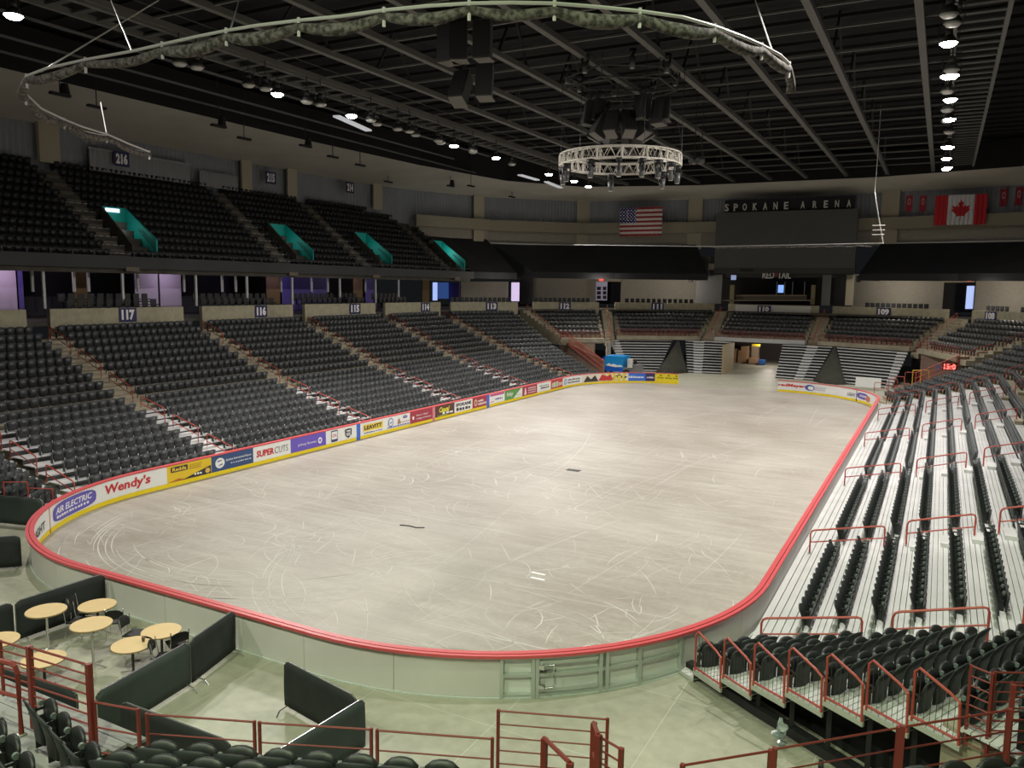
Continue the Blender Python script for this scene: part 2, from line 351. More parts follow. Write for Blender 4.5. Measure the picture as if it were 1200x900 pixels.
for a, b in ((GAP1-PER, GAP0),):
    for q, w in spans(a, b, 6):
        strip(q, w, -.05, .09, .99, 1.045).build('cap_rail', REDL, bd)
        strip(q, w, .108, .20, .97, 1.035).build('outer_cap_rail', REDL, bd)
        strip(q, w, .09, .108, .985, 1.0).build('glass_slot', BLACK, bd)
# framed stretch: recessed inner sheet, posts, rails, a gate leaf with its latch
for a, b in spans(G0, G1, .9):
    strip(a, b, 0, .03, 0, .99).build('panel', BOARD, bd); strip(a, b, -.014, 0, .03, .21).build('kick_plate', YEL, bd)
gs = [G1-(G1-G0)*t for t in (0, .155, .175, .50, .535, .72, .99)]
for i, s in enumerate(gs): strip(s-.04, s+.04, .03, .15, 0, .97).build('post', ALU, bd)
for z0, z1 in ((.02, .10), (.50, .57), (.90, .97)):
    for q, w in spans(G0, G1, 1.8): strip(q, w, .04, .12, z0, z1).build('rail', ALU, bd)
gl = MB(); strip(gs[3]+.08, gs[2]-.05, .12, .16, .16, .24, gl); gate = gl.build('gate_frame', ALU, bd); strip(gs[3]+.08, gs[2]-.05, .12, .16, .80, .88).build('gate_rail', ALU, bd)
x0, y0 = rink(gs[2]-.35, .2); x1, y1 = rink(gs[2]-.1, .2)
lt = MB(); lt.tube([(x1,y1,.28),(x0,y0,.28),(x0,y0,.80),(x1,y1,.80)], .022, 6); lt.build('latch_bar', CHROME, gate)
for z in (.3, .76): lt = MB(); lt.box(x1-.06, x1+.06, y1-.05, y1+.05, z-.04, z+.04); lt.build('hinge', CHROME, gate)
cb = MB()
for q, w in spans(S_NR, PER, 4): strip(q, w, .1, .14, .0, .03).build('bottom_trim', white_curb, bd)
# adverts: u-range in the photo along the far side of the left boards -> arc length
def bs(y): return y+HY-RC
LAY = [0]
def advert(s0, s1, col, z0=.22, z1=.97, name='advert_panel'):
    LAY[0] = 0
    return strip(s0, s1, -.024, -.012, z0, z1).build(name, mm('print_%02x%02x%02x' % tuple(int(c*255) for c in col), col, .45), bd)
def btext(par, s, s0, s1, z0, z1, col, bold=.02, shear=0, name='lettering'):
    """lettering wrapped onto the inner face between arc lengths s0 (left as read) and s1"""
    v, f = textverts(s, bold, shear); W, H = v.max(0); mb = MB(); LAY[0] += 1; off = -.036-.003*LAY[0]
    for a, b in v:
        x, y = rink(s0+(s1-s0)*a/W, off); mb.v.append((x, y, z0+(z1-z0)*b/H))
    mb.f = list(f); inv = ROOT[bd.name].inverted()
    return put(name, mb.data(name, mm('ink_%d_%d_%d' % tuple(int(c*99) for c in col), col, .5)), par)
def bshape(par, pts, col, name='emblem'):
    LAY[0] += 1; mb = MB(); o_ = -.036-.003*LAY[0]; s0, s1 = min(q[0] for q in pts), max(q[0] for q in pts)
    cuts = sorted(set([q[0] for q in pts]+[s0+(s1-s0)*i/max(1, math.ceil((s1-s0)/.3)) for i in range(math.ceil((s1-s0)/.3)+1)])); cuts = [c for i, c in enumerate(cuts) if i == 0 or c-cuts[i-1] > 1e-5]
    def span(s):
        zs = []
        for (a, za), (b, zb) in zip(pts, pts[1:]+pts[:1]):
            if min(a, b)-1e-9 <= s <= max(a, b)+1e-9: zs += [za, zb] if abs(a-b) < 1e-9 else [za+(zb-za)*(s-a)/(b-a)]
        return min(zs), max(zs)
    for c in cuts:
        lo, hi = span(c); x, y = rink(c, o_); mb.v += [(x, y, lo), (x, y, hi)]
    mb.f = [(2*i, 2*i+2, 2*i+3, 2*i+1) for i in range(len(cuts)-1)]
    return put(name, mb.data(name, mm('ink_%d_%d_%d' % tuple(int(c*99) for c in col), col, .5)), par)
def oval(s, z, a, b, n=20, k=2.6):
    return [(s+a*math.copysign(abs(math.cos(t))**(2/k), math.cos(t)), z+b*math.copysign(abs(math.sin(t))**(2/k), math.sin(t))) for t in (2*math.pi*i/n for i in range(n))]
def blines(par, s0, s1, z0, z1, col, n=6):
    """a line of print too small to read: short word-long dashes"""
    LAY[0] += 1; o_ = -.036-.003*LAY[0]; rnd = random.Random(int(s0*100)); mb = MB(); q = s0; w = (s1-s0)/n
    for i in range(n):
        a, b = s0+w*i, s0+w*(i+rnd.uniform(.55, .85)); h = z1-(z1-z0)*rnd.uniform(0, .3); k = len(mb.v)
        mb.v += [(*rink(a, o_), z0), (*rink(b, o_), z0), (*rink(b, o_), h), (*rink(a, o_), h)]; mb.f.append((k, k+1, k+2, k+3))
    return put('small_print', mb.data('small_print', mm('ink_%d_%d_%d' % tuple(int(c*99) for c in col), col, .5)), par)
W_, K_, R_, B_ = (.78,.79,.77), (.02,.02,.03), (.55,.02,.03), (.03,.08,.45)
MAR = (.36,.03,.06)
def band(s0, s1, col): return advert(s0, s1, col)
a = advert(-9.3, -5.9, W_); btext(a, 'LIGHT', -8.1, -6.4, .38, .68, K_); btext(a, 'W', -9.1, -8.5, .3, .8, (.6,.3,.35))
a = advert(-5.85, -2.35, W_); strip(-5.9, -5.85, -.03, -.01, .05, .97).build('seam_strip', RED, bd)
bshape(a, oval(-4.1, .6, 1.5, .34, 24, 3.4), (.10,.08,.38)); bshape(a, [(s, z) for s, z in oval(-4.1, .6, 1.42, .30, 24, 3.4)], (.12,.10,.45))
t = btext(a, 'AIR ELECTRIC', -5.35, -2.85, .56, .80, (.85,.85,.85), .02, .2); blines(a, -5.3, -3.0, .40, .50, (.8,.8,.85), 12)
a = advert(-2.35, 1.1, W_); btext(a, "Wendy's", -2.1, .25, .34, .86, R_, .03, .1)
a = advert(1.1, 3.55, (.75,.52,.02)); bshape(a, [(1.3,.66),(2.2,.66),(2.2,.90),(1.3,.90)], K_, 'emblem'); btext(a, 'Redda', 1.38, 2.12, .70, .87, (.85,.6,.05)); 
bshape(a, [(1.2,.24),(1.7,.34),(2.1,.24)], (.5,.12,.03)); bshape(a, [(1.9,.24),(3.5,.62),(3.5,.24)], K_); blines(a, 2.55, 3.0, .32, .42, (.8,.8,.75), 3); bshape(a, oval(3.3, .40, .14, .12, 12, 2), (.7,.45,.1))
blines(a, 2.3, 3.0, .82, .86, (.35,.25,.02), 7); blines(a, 2.3, 2.95, .74, .78, (.35,.25,.02), 6); blines(a, 2.3, 2.95, .66, .70, (.35,.25,.02), 6)
a = advert(3.55, 6.15, (.03,.07,.20)); bshape(a, oval(4.05, .6, .28, .25, 18, 2), (.8,.8,.8)); bshape(a, [(3.86,.66),(4.16,.70),(4.16,.74),(3.92,.73)], (.03,.07,.20)); bshape(a, [(3.94,.46),(4.2,.50),(4.2,.56),(4.0,.52)], (.03,.07,.20)); btext(a, 'Spokane International Airport', 4.4, 6.0, .60, .74, (.8,.82,.85), .01); blines(a, 4.7, 6.0, .46, .52, (.6,.65,.75), 9)
a = advert(6.15, 8.75, W_); btext(a, 'SUPER', 6.35, 7.55, .42, .76, R_, .04, .1); btext(a, 'CUTS', 7.6, 8.55, .42, .76, K_, -.01, .1)
a = advert(8.75, 11.5, (.14,.09,.50)); btext(a, 'pitney bowes', 9.3, 10.7, .45, .64, (.85,.85,.9), .0); bshape(a, oval(11.0, .56, .17, .17, 14, 2), (.8,.78,.9)); bshape(a, oval(11.0, .56, .08, .08, 10, 2), (.14,.09,.50))
a = advert(11.5, 14.15, W_); bshape(a, oval(12.2, .6, .28, .33, 20, 8), (.04,.05,.12)); bshape(a, oval(12.2, .64, .24, .22, 20, 8), (.8,.8,.8)); btext(a, 'CHL', 12.0, 12.4, .55, .72, (.5,.02,.05), .02, .2)
bshape(a, [(13.1,.82),(13.4,.86),(13.7,.82),(13.66,.45),(13.4,.30),(13.14,.45)], K_); bshape(a, [(13.2,.76),(13.6,.76),(13.56,.66),(13.24,.7)], (.75,.75,.75)); btext(a, 'NHL', 13.2, 13.6, .42, .64, (.8,.8,.8), .03, .1)
advert(14.15, 14.5, (.05,.14,.60), .03, .97)
a = advert(14.5, 16.95, W_); bshape(a, [(14.75,.44),(16.65,.44),(16.65,.84),(14.75,.84)], (.78,.58,.05)); btext(a, 'LEAVITT', 14.85, 16.55, .52, .77, K_, .05); blines(a, 14.8, 16.6, .31, .37, K_, 8)
a = advert(16.95, 19.5, W_); bshape(a, oval(17.45, .62, .28, .28, 18, 2), (.08,.12,.4)); bshape(a, oval(17.45, .62, .22, .22, 18, 2), (.75,.78,.8)); btext(a, 'cef', 17.3, 17.6, .54, .70, (.08,.12,.4)); bshape(a, oval(18.95, .78, .25, .09, 16, 2), (.03,.05,.3)); btext(a, 'Ford', 18.8, 19.1, .74, .82, (.8,.8,.85), 0, .2)
bshape(a, [(18.1,.42),(18.3,.82),(18.5,.42)], (.4,.2,.15)); blines(a, 18.5, 19.4, .48, .53, (.5,.15,.15), 5); blines(a, 17.1, 19.4, .28, .37, (.08,.12,.4), 9)
a = advert(19.5, 22.1, MAR); bshape(a, [(19.75,.66),(19.95,.66),(19.95,.5),(19.85,.42),(19.75,.5)], (.8,.8,.8)); btext(a, 'Elson S. Floyd', 20.2, 21.5, .60, .74, (.85,.8,.8), .01); btext(a, 'College of Medicine', 20.2, 21.9, .38, .52, (.85,.8,.8), .01)
advert(22.1, 22.4, (.62,.22,.25), .03, .97)
a = advert(22.45, 24.85, (.10,.03,.03)); btext(a, 'Casual', 22.9, 24.2, .50, .86, (.80,.75,.05), .03, .3); blines(a, 23.3, 24.7, .34, .50, (.75,.8,.75), 3); blines(a, 22.7, 24.0, .26, .32, (.4,.6,.1), 5)
a = advert(24.85, 27.3, W_); btext(a, 'SPOKANE', 25.0, 27.1, .62, .86, K_, .04); blines(a, 25.1, 27.1, .32, .56, K_, 5)
a = advert(27.3, 29.4, MAR); bshape(a, oval(27.75, .6, .22, .25, 16, 2), (.65,.5,.3)); bshape(a, oval(27.75, .6, .12, .14, 12, 2), (.3,.05,.05)); blines(a, 28.1, 28.9, .62, .78, (.85,.8,.75), 4); blines(a, 28.1, 29.3, .38, .55, (.85,.8,.75), 7)
advert(29.4, 29.8, (.05,.14,.60), .03, .97)
a = advert(29.8, 32.2, W_); blines(a, 30.7, 31.9, .46, .60, (.06,.07,.25), 5); blines(a, 29.95, 30.5, .34, .42, (.6,.05,.05), 4); bshape(a, [(29.9,.80),(32.1,.80),(32.1,.95),(29.9,.95)], (.5,.05,.2))
a = advert(32.2, 35.2, (.10,.30,.07)); btext(a, 'foley', 32.5, 33.6, .40, .84, (.75,.8,.7), .02, .2); bshape(a, [(33.6,.24),(34.9,.95),(35.15,.95),(35.15,.24)], (.75,.78,.75)); blines(a, 34.1, 35.0, .42, .50, (.3,.4,.3), 5)
a = advert(35.2, 37.9, MAR); bshape(a, [(35.5,.3),(35.6,.85),(35.8,.85),(35.95,.3)], (.75,.6,.6))

for k in range(3): blines(a, 36.2, 37.7, .74-.19*k, .84-.19*k, (.8,.7,.7), 6)
a = advert(37.9, 40.6, W_); blines(a, 38.4, 40.2, .68, .76, K_, 6); blines(a, 38.6, 40.3, .46, .60, K_, 4)
a = advert(40.6, 43.1, (.50,.05,.05)); blines(a, 40.8, 42.2, .34, .84, (.55,.70,.5), 5); blines(a, 42.25, 43.0, .40, .76, (.75,.6,.5), 3)
a = advert(43.1, 46.6, W_); bshape(a, [(43.4,.34),(43.9,.34),(43.9,.84),(43.4,.84)], (.1,.25,.55)); btext(a, 'S', 43.5, 43.8, .42, .78, W_, .05); blines(a, 44.2, 46.3, .62, .78, K_, 9); blines(a, 44.2, 46.3, .38, .52, K_, 10)
a = advert(46.6, 52.0, (.75,.70,.60)); bshape(a, [(46.8,.26),(47.3,.85),(47.8,.5),(48.3,.86),(48.7,.26)], (.05,.04,.04)); bshape(a, [(48.7,.3),(49.1,.9),(49.7,.7),(50.1,.9),(50.3,.3)], (.55,.04,.04)); blines(a, 50.4, 51.7, .35, .80, (.7,.6,.1), 3)
def fs(u):                                        # far boards: arc length seen at pixel u
    return min((abs(pix((*rink(s/10), 1.0))[0]-u), s/10) for s in range(int((ST+2)*10), int((ST+2*AR+SE)*10)))[1]
a0, a1, a2, a3, a4 = fs(706), fs(735), fs(757), fs(768), GAP0
a = advert(a0, a1, (.80,.62,.01)); bshape(a, [(a0+1.0,.4),(a0+1.3,.7),(a0+1.8,.86),(a0+2.1,.7),(a0+2.6,.66),(a0+2.3,.4),(a0+1.9,.55),(a0+1.5,.5)], K_); blines(a, a0+(a1-a0)*.5, a1-.9, .46, .66, (.6,.45,.05), 6)
a = advert(a1, a2, (.04,.16,.62)); blines(a, a1+.15, a2-.15, .50, .70, (.85,.88,.95), 10)
a = advert(a2, a3, (.04,.03,.12)); blines(a, a2+.12, a3-.1, .50, .66, (.8,.8,.9), 5)
a = advert(a3, a4, (.80,.66,.02))
for k in range(3): q = a3+.2+(a4-a3-.2)*k/2.7; e = (a4-a3)/2.7; btext(a, 'Arby', q, min(q+e*.8, a4-.05), .46, .66, K_, .02); bshape(a, [(q+e*.25,.72),(q+e*.4,.9),(q+e*.6,.72),(q+e*.4,.78)], K_)
b1, b2, b3, b4, b5, b6 = GAP1, fs(944), fs(968), fs(995), fs(1005), fs(1022)
a = advert(b1, b4+1.2, W_); btext(a, 'redMeyer', b1+.02, b2, .46, .80, R_, .04, .15); bshape(a, oval(fs(949), .6, .45, .26, 18, 2), (.05,.08,.35)); bshape(a, oval(fs(949)+.1, .58, .28, .16, 18, 2), W_); btext(a, 'THE UNION', fs(954), fs(968), .60, .74, (.35,.38,.5), 0); blines(a, fs(954), fs(968), .46, .52, (.35,.38,.5), 9)
btext(a, 'LIGHT', fs(994), fs(1003), .40, .68, K_, 0)
strip(fs(1004), fs(1004)+.08, -.034, -.02, .05, .97).build('seam_strip', BLACK, bd)
a = advert(fs(1004)+.08, fs(1022)+1.0, W_); bshape(a, oval(fs(1012), .6, .9, .26, 20, 3), (.12,.08,.38)); bshape(a, oval(fs(1018), .5, .5, .25, 12, 2), (.55,.18,.12)); btext(a, 'SPOKANE', fs(1008), fs(1016), .52, .70, (.8,.8,.85), .03, .1)
# ================================================================ seats
def arc_shell(x0, x1, z0, z1, y, bulge, lean, thick, n=5, rows=3, round_top=.09):
    """curved seat shell: width x0..x1, height z0..z1, curved about vertical, leaning back, rounded top"""
    vs = []; fs = []
    for side in (0, 1):
        for j in range(rows+1):
            t = j/rows; z = z0+(z1-z0)*t
            for i in range(n+1):
                s = i/n*2-1; zz = z-(round_top*abs(s)**3 if j == rows else 0); wid = 1-.10*(1-t)
                x = (x0+x1)/2+s*(x1-x0)/2*wid
                vs.append((x, y+bulge*(1-s*s)+lean*t*t+(thick if side else 0), zz))
    m = (rows+1)*(n+1)
    for j in range(rows):
        for i in range(n):
            a = j*(n+1)+i; q = (a, a+1, a+n+2, a+n+1); fs.append(q); fs.append(tuple(k+m for k in reversed(q)))
    edge = [i for i in range(n+1)]+[j*(n+1)+n for j in range(1, rows+1)]+[rows*(n+1)+i for i in range(n-1, -1, -1)]+[j*(n+1) for j in range(rows-1, 0, -1)]
    for k in range(len(edge)):
        a, b = edge[k], edge[(k+1) % len(edge)]; fs.append((b, a, a+m, b+m))
    return vs, fs
# local frame: origin at the back of the seat on its deck, +Y faces the rink, X along the row
def seat_parts():
    P = {}
    b = MB(); v, f = arc_shell(-.23, .23, .28, .89, -.02, -.035, -.12, -.03, round_top=.045); b.add(v, f); P['backrest'] = (b.v, b.f, SEATB)
    q = MB(); v, f = arc_shell(-.222, .222, .40, .80, .075, .035, .02, .045, round_top=.085); q.add(v, f); P['seat_pan'] = (q.v, q.f, mm('seat_pan_shaded', (.020, .022, .022), .45))  # darker than the far seats: foreground shade put into the plastic
    s = MB()
    s.box(-.262, -.238, -.03, .10, .05, .52); s.box(-.262, -.238, -.05, .11, .60, .64); s.add(*_tilt()); P['stanchion'] = (s.v, s.f, mm('seat_pan_shaded', (.020, .022, .022), .45))
    h = MB(); h.disc((-.272, .07, .70), .042, .045, 10, (1,0,0)); P['hinge_cap'] = (h.v, h.f, HINGE)
    return P
def _tilt():
    m = MB(); m.bar((-.25, -.02, .50), (-.25, -.08, .62), .024, .05); return m.v, m.f
SP = seat_parts()
SEATS = []                  # (x, y, z, heading, block, row, index, kind)
proto = None
def make_seat(loc, rz, label, group):
    t = thing('arena_seat', label, 'seat', loc, rz, group)
    for k, (v, f, m) in SP.items():
        mb = MB(); mb.v = list(v); mb.f = list(f); me = mb.data(k, m); fix(me)
        me.polygons.foreach_set('use_smooth', [k == 'backrest' or k == 'seat_pan']*len(me.polygons)); put(k, me, t)
    return t
def lo_seat(detail=True):
    """cheap seat for the hundreds beyond the first 300: back, pan, hinge"""
    m = MB(); v, f = arc_shell(-.222, .222, .34, .85, -.02, -.03, -.11, -.03, 3, 1, .03); m.add(v, f); n1 = len(m.f)
    v, f = arc_shell(-.205, .205, .40, .77, .075, .02, .02, .06, 3, 1, .03); m.add(v, f); m.box(-.262, -.24, -.04, .12, .05, .64)
    n2 = len(m.f); m.box(-.27, -.23, .04, .13, .62, .73); return m.v, m.f, n1, n2
def seat_field(name, label, cat, S, m, group=None):
    v, f, n1, n2 = lo_seat(); V = np.array(v, float); nV = len(V); A = np.array([(s[0], s[1], s[2]) for s in S]); H = np.array([s[3] for s in S])
    c, sn = np.cos(H)[:, None], np.sin(H)[:, None]
    X = c*V[:, 0]-sn*V[:, 1]+A[:, 0:1]; Y = sn*V[:, 0]+c*V[:, 1]+A[:, 1:2]; Z = V[:, 2][None]+A[:, 2:3]
    co = np.stack([X, Y, Z], -1).reshape(-1, 3); off = np.arange(len(S))*nV
    sizes = np.array([len(q) for q in f]); loops = np.concatenate([np.array(q) for q in f]); nl = len(loops)
    me = bpy.data.meshes.new(name); me.vertices.add(len(co)); me.vertices.foreach_set('co', co.ravel())
    me.loops.add(nl*len(S)); me.loops.foreach_set('vertex_index', (loops[None]+off[:, None]).ravel())
    me.polygons.add(len(f)*len(S)); tot = np.tile(sizes, len(S)); st = np.concatenate([[0], np.cumsum(tot)[:-1]])
    me.polygons.foreach_set('loop_start', st); me.polygons.foreach_set('loop_total', tot)
    mi = np.zeros(len(f), int); mi[n1:n2] = 1; mi[n2:] = 2; me.polygons.foreach_set('material_index', np.tile(mi, len(S)))
    for q in m: me.materials.append(q)
    me.update(calc_edges=True); me.validate(); o = put(name, me); tag(o, label, cat, group, 'stuff'); return o
# ================================================================ seating tiers
NAMES = {}
def lerp(a, b, t): return (a[0]+(b[0]-a[0])*t, a[1]+(b[1]-a[1])*t)
def tier(block, N0, N1, K0, K1, n, zf, treads, seat=True, shade_skirt=True, seat_ends=(.3, .3), mat=None, planks=0, white_upto=-1, trim=0, base=None, pitch=.51, nose_off=.0):
    """block of n rows. N0,N1: ends of the first nose line; K0,K1: ends of the line behind the last row; zf(k): deck height of row k."""
    n_ = n; tot = sum(treads[:n]); acc = [0]
    for t in treads[:n]: acc.append(acc[-1]+t)
    A = [lerp(N0, K0, a/tot) for a in acc]; B = [lerp(N1, K1, a/tot) for a in acc]
    cen = ((N0[0]+N1[0]-K0[0]-K1[0]), (N0[1]+N1[1]-K0[1]-K1[1]))
    gm = MB(); body = MB()
    for k in range(n):
        z = zf(k); zb = (zf(k-1) if k else (base if base is not None else 0))-.02
        a0, b0, a1, b1 = A[k], B[k], A[k+1], B[k+1]
        if k <= white_upto: 
            NAMES.setdefault(block, []).append((a0, b0, a1, b1, z, k))
            body.add([(*a0, z-.05), (*b0, z-.05), (*b0, zb-.0), (*a0, zb-.0)], [(0,1,2,3)])
        else:
            body.add([(*a0, zb), (*b0, zb), (*b1, zb), (*a1, zb), (*a0, z), (*b0, z), (*b1, z), (*a1, z)], [(4,5,6,7),(0,1,5,4),(1,2,6,5),(2,3,7,6),(3,0,4,7)])
        if seat:
            d = (b1[0]-a1[0], b1[1]-a1[1]); L = math.hypot(*d); ux, uy = d[0]/L, d[1]/L
            nx, ny = uy, -ux
            if nx*cen[0]+ny*cen[1] < 0: nx, ny = -nx, -ny
            hd = math.atan2(ny, nx)-math.pi/2; use = L-seat_ends[0]-seat_ends[1]; c = int(use/pitch)
            st = seat_ends[0]+(use-c*pitch)/2+pitch/2
            for i in range(c):
                s = st+i*pitch; SEATS.append((a1[0]+ux*s+nx*nose_off, a1[1]+uy*s+ny*nose_off, z, hd, block, k, i, c))
    return A, B, body
def zL(k): return .08+.26*k if k <= 8 else 2.16+.387*(k-8)
TR = [.85]+[.84]*8+[.877]*10
XL = [-13.75]+[-14.6-.84*k for k in range(9)]+[-21.3-.877*k for k in range(1, 10)]     # nose lines 0..18
def zR(k): return .18+.26*k if k <= 8 else 2.26+.387*(k-8)
XR = [13.06]+[14.3+.84*k for k in range(9)]+[21.02+.877*k for k in range(1, 10)]
GUARD = []                   # near ends of the rows in the angled block by the near right corner
for k, q in enumerate([(813,783),(846,792),(881,800),(921,808),(965,818),(1013,828),(1066,840)]):
    p = at(*q, z=.36+.26*k); GUARD.append((p.x, p.y))
d_ = ((GUARD[6][0]-GUARD[0][0])/6, (GUARD[6][1]-GUARD[0][1])/6)
AISLES = [-24.2, -16.0, -5.0, 5.6, 16.5, 26.0]
SIDE = [('118', -24.2, -16.0), ('117', -16.0, -5.0), ('116', -5.0, 5.6), ('115', 5.6, 16.5), ('114', 16.5, 26.0)]
tread_pl = []
def white_planks(stand, a0, b0, a1, b1, z, npl=6, fine=True):
    """one deck of the retractable stand: planks lengthwise with open joints, and its bright nosing"""
    mb = MB()
    for i in range(npl):
        t0, t1 = (i+.04)/npl, (i+.93)/npl
        p = [lerp(a0, a1, t0), lerp(b0, b1, t0), lerp(b0, b1, t1), lerp(a0, a1, t1)]
        mb.poly([(*q, z-.04) for q in p], (0, 0, .04))
    o = mb.build('deck', WHITE, stand); return o
def stand_block(stand, a, b, X, Z, n, side):
    """straight retractable block between y=a and y=b"""
    for k in range(n):
        x0, x1 = X[k], X[k+1]; white_planks(stand, (x0, a), (x0, b), (x1, a), (x1, b), Z(k))
        rz = MB(); rz.box(min(x0, x0+.03*side), max(x0, x0+.03*side), a, b, Z(k)-.26 if k else 0.0, Z(k)-.045); rz.build('riser', mm('riser_dark', (.05,.05,.05), .7), stand)
    for k in range(1, n):
        nz = MB(); x0 = X[k]; nz.box(min(x0, x0-.03*side), max(x0, x0-.03*side), a, b, Z(k)-.06, Z(k)+.005); nz.build('nosing', mm('nosing', (.72,.73,.74), .4, .3), stand)
ls = thing('retractable_stand', 'white-decked retractable seating stand along the left side of the rink', 'stand')
rs = thing('retractable_stand', 'white-decked retractable seating stand along the right side of the rink', 'stand')
sl = MB(); sr = MB()
for nm, a, b in SIDE:
    stand_block(ls, a, b, XL, zL, 9, -1); stand_block(rs, a, b, XR, zR, 9, 1)
    hw = .62
    for X, Zf, sgn, side in ((XL, zL, -1, 'left'), (XR, zR, 1, 'right')):
        for k in range(18):
            x1 = X[k+1]; use = (b-a)-2*hw; c = int(use/.51); st = a+hw+(use-c*.51)/2+.255
            for i in range(c):
                if nm == '117' and side == 'left' and k == 8 and i in (11, 12): pass
                SEATS.append((x1, st+i*.51, Zf(k), math.pi/2 if sgn < 0 else -math.pi/2, nm+side, k, i, c))
for X, Zf, sgn, nm in ((XL, zL, -1, 'left'), (XR, zR, 1, 'right')):
    m = MB()
    for k in range(9, 18): m.box(min(X[k], X[k+1]), max(X[k], X[k+1]), -24.2, 26, Zf(8)-.3 if k > 9 else 0, Zf(k))
    m.box(min(X[18], X[18]+.7*sgn), max(X[18], X[18]+.7*sgn), -24.2, 26, 0, Zf(17)+.02)
    struct('seating_tier', m, CONC)
# aisle half-steps (white on the stand, concrete above)
for y in AISLES[1:5]:
    for X, Zf, sgn, st_ in ((XL, zL, -1, ls), (XR, zR, 1, rs)):
        for k in range(1, 9):
            m = MB(); x = X[k]; m.box(min(x, x-.36*sgn), max(x, x-.36*sgn), y-.5, y+.5, Zf(k-1), Zf(k)-.13); m.build('step', WHITE, st_)
        m = MB()
        for k in range(9, 18):
            x = X[k]; m.box(min(x, x-.4*sgn), max(x, x-.4*sgn), y-.55, y+.55, Zf(k-1), Zf(k)-.19)
        struct('concrete_steps', m, CONC)
# angled corner blocks
def corner(stand, sx, n, ends0, ends1, zf, blk):
    for k in range(n):
        a0, a1 = ends0[k], ends0[k+1]; b0, b1 = ends1[k], ends1[k+1]
        white_planks(stand, a0, b0, a1, b1, zf(k))
        if k:
            nz = MB(); nz.bar((*a0, zf(k)-.03), (*b0, zf(k)-.03), .04, .07); nz.build('nosing', mm('nosing', (.72,.73,.74), .4, .3), stand)
            rz = MB(); rz.poly([(*a0, zf(k-1)), (*b0, zf(k-1)), (*b0, zf(k)-.05), (*a0, zf(k)-.05)], (.02*sx, 0, 0)); rz.build('riser', mm('riser_dark', (.05,.05,.05), .7), stand)
        if k < n:
            d = (b1[0]-a1[0], b1[1]-a1[1]); L = math.hypot(*d); ux, uy = d[0]/L, d[1]/L; nx, ny = (uy, -ux)
            if nx*sx > 0: nx, ny = -nx, -ny
            hd = math.atan2(ny, nx)-math.pi/2; lo, hi = .12, .5; c = int((L-lo-hi)/.50)
            for i in range(c): s = lo+.27+i*.50; SEATS.append((a1[0]+ux*s, a1[1]+uy*s, zf(k), hd, blk, k, i, c))
GP = [(GUARD[0][0]-d_[0]*1.0, GUARD[0][1]-d_[1]*1.0)]+GUARD+[(GUARD[6][0]+d_[0], GUARD[6][1]+d_[1]), (GUARD[6][0]+2*d_[0], GUARD[6][1]+2*d_[1])]
FE = [(XR[k], -24.2) for k in range(10)]
for k in range(10): FE[k] = (XR[k]+(-.2 if k == 0 else 0), -24.6)
corner(rs, 1, 9, GP[:10], FE, lambda k: .10+.26*k, 'corner_right')
GPL = [(-x-1.0, y) for x, y in GP]; FEL = [(XL[k], -24.6) for k in range(10)]
corner(ls, -1, 6, GPL[:7], FEL[:7], lambda k: .06+.26*k, 'corner_left')
# dark frame under the corner decks
uf = MB()
for k in range(1, 9):
    x, y = GP[k]; z = .06+.26*(k-1)
    uf.bar((x+.1, y+.35, 0), (x+.1, y+.35, z+.18), .09, .09); uf.bar((x+.1, y+.35, .12), (GP[k-1][0]+.1, GP[k-1][1]+.35, .12), .22, .2)
    uf.bar((x+.1, y+.35, z+.1), (FE[k][0], FE[k][1], z+.1), .06, .14)
uf.build('under_frame', BLACK, rs)
sk = MB()  # black sheets added under the decks to paint the dark cavity
for k in range(1, 9):
    a, b = Vector(GP[k]), Vector(GP[k+1]); o = Vector((.45, .75)); a, b = a+o, b+o; z = .26*k; sk.poly([(a.x, a.y, 0), (b.x, b.y, 0), (b.x, b.y, z), (a.x, a.y, z)], (.02, .02, 0))
sk.build('shade_skirt', mm('shade_black', (.006,.006,.006), .95), rs)
sk = MB(); e = Vector(GP[9])+Vector((.3, .3)); sk.poly([(e.x, e.y, 0), (e.x+6, e.y+1, 0), (e.x+6, e.y+1, 2.2), (e.x, e.y, 2.2)], (0, .05, 0)); sk.build('shade_skirt', mm('shade_black', (.006,.006,.006), .95), rs)  # another added black sheet, painting the shade behind the last row
uf = MB()
for k in range(8):
    a, b = GP[k], GP[k+1]; z = .10+.26*k
    uf.bar((*a, z-.09), (*b, z-.09), .05, .09)
uf.build('deck_edge', mm('deck_edge', (.40,.42,.36), .5), rs)
wh = MB(); wh.disc((GP[5][0], GP[5][1]-.1, .1), .1, .08, 12, (1,0,0)); wh.build('wheel', BLACK, rs)
# raised end blocks: front edge, parapet line behind, ledge height 3.45
def raised(name, F0, F1, P0, P1, n, z0, rise, ledge, mat_, seats=(.3,.3), sgn=1):
    tr = [.86]*n; A, B, body = tier(name, F0, F1, P0, P1, n, lambda k: z0+rise*k, tr, seat_ends=seats, base=ledge, mat=mat_)
    struct('seating_tier', body, mat_); return A, B
def beamline(name, a, b, z0, z1, w, m, parent=None, kind=True):
    mb = MB(); mb.bar((*a, (z0+z1)/2), (*b, (z0+z1)/2), w, z1-z0)
    return struct(name, mb, m) if kind else mb.build(name, m, parent)
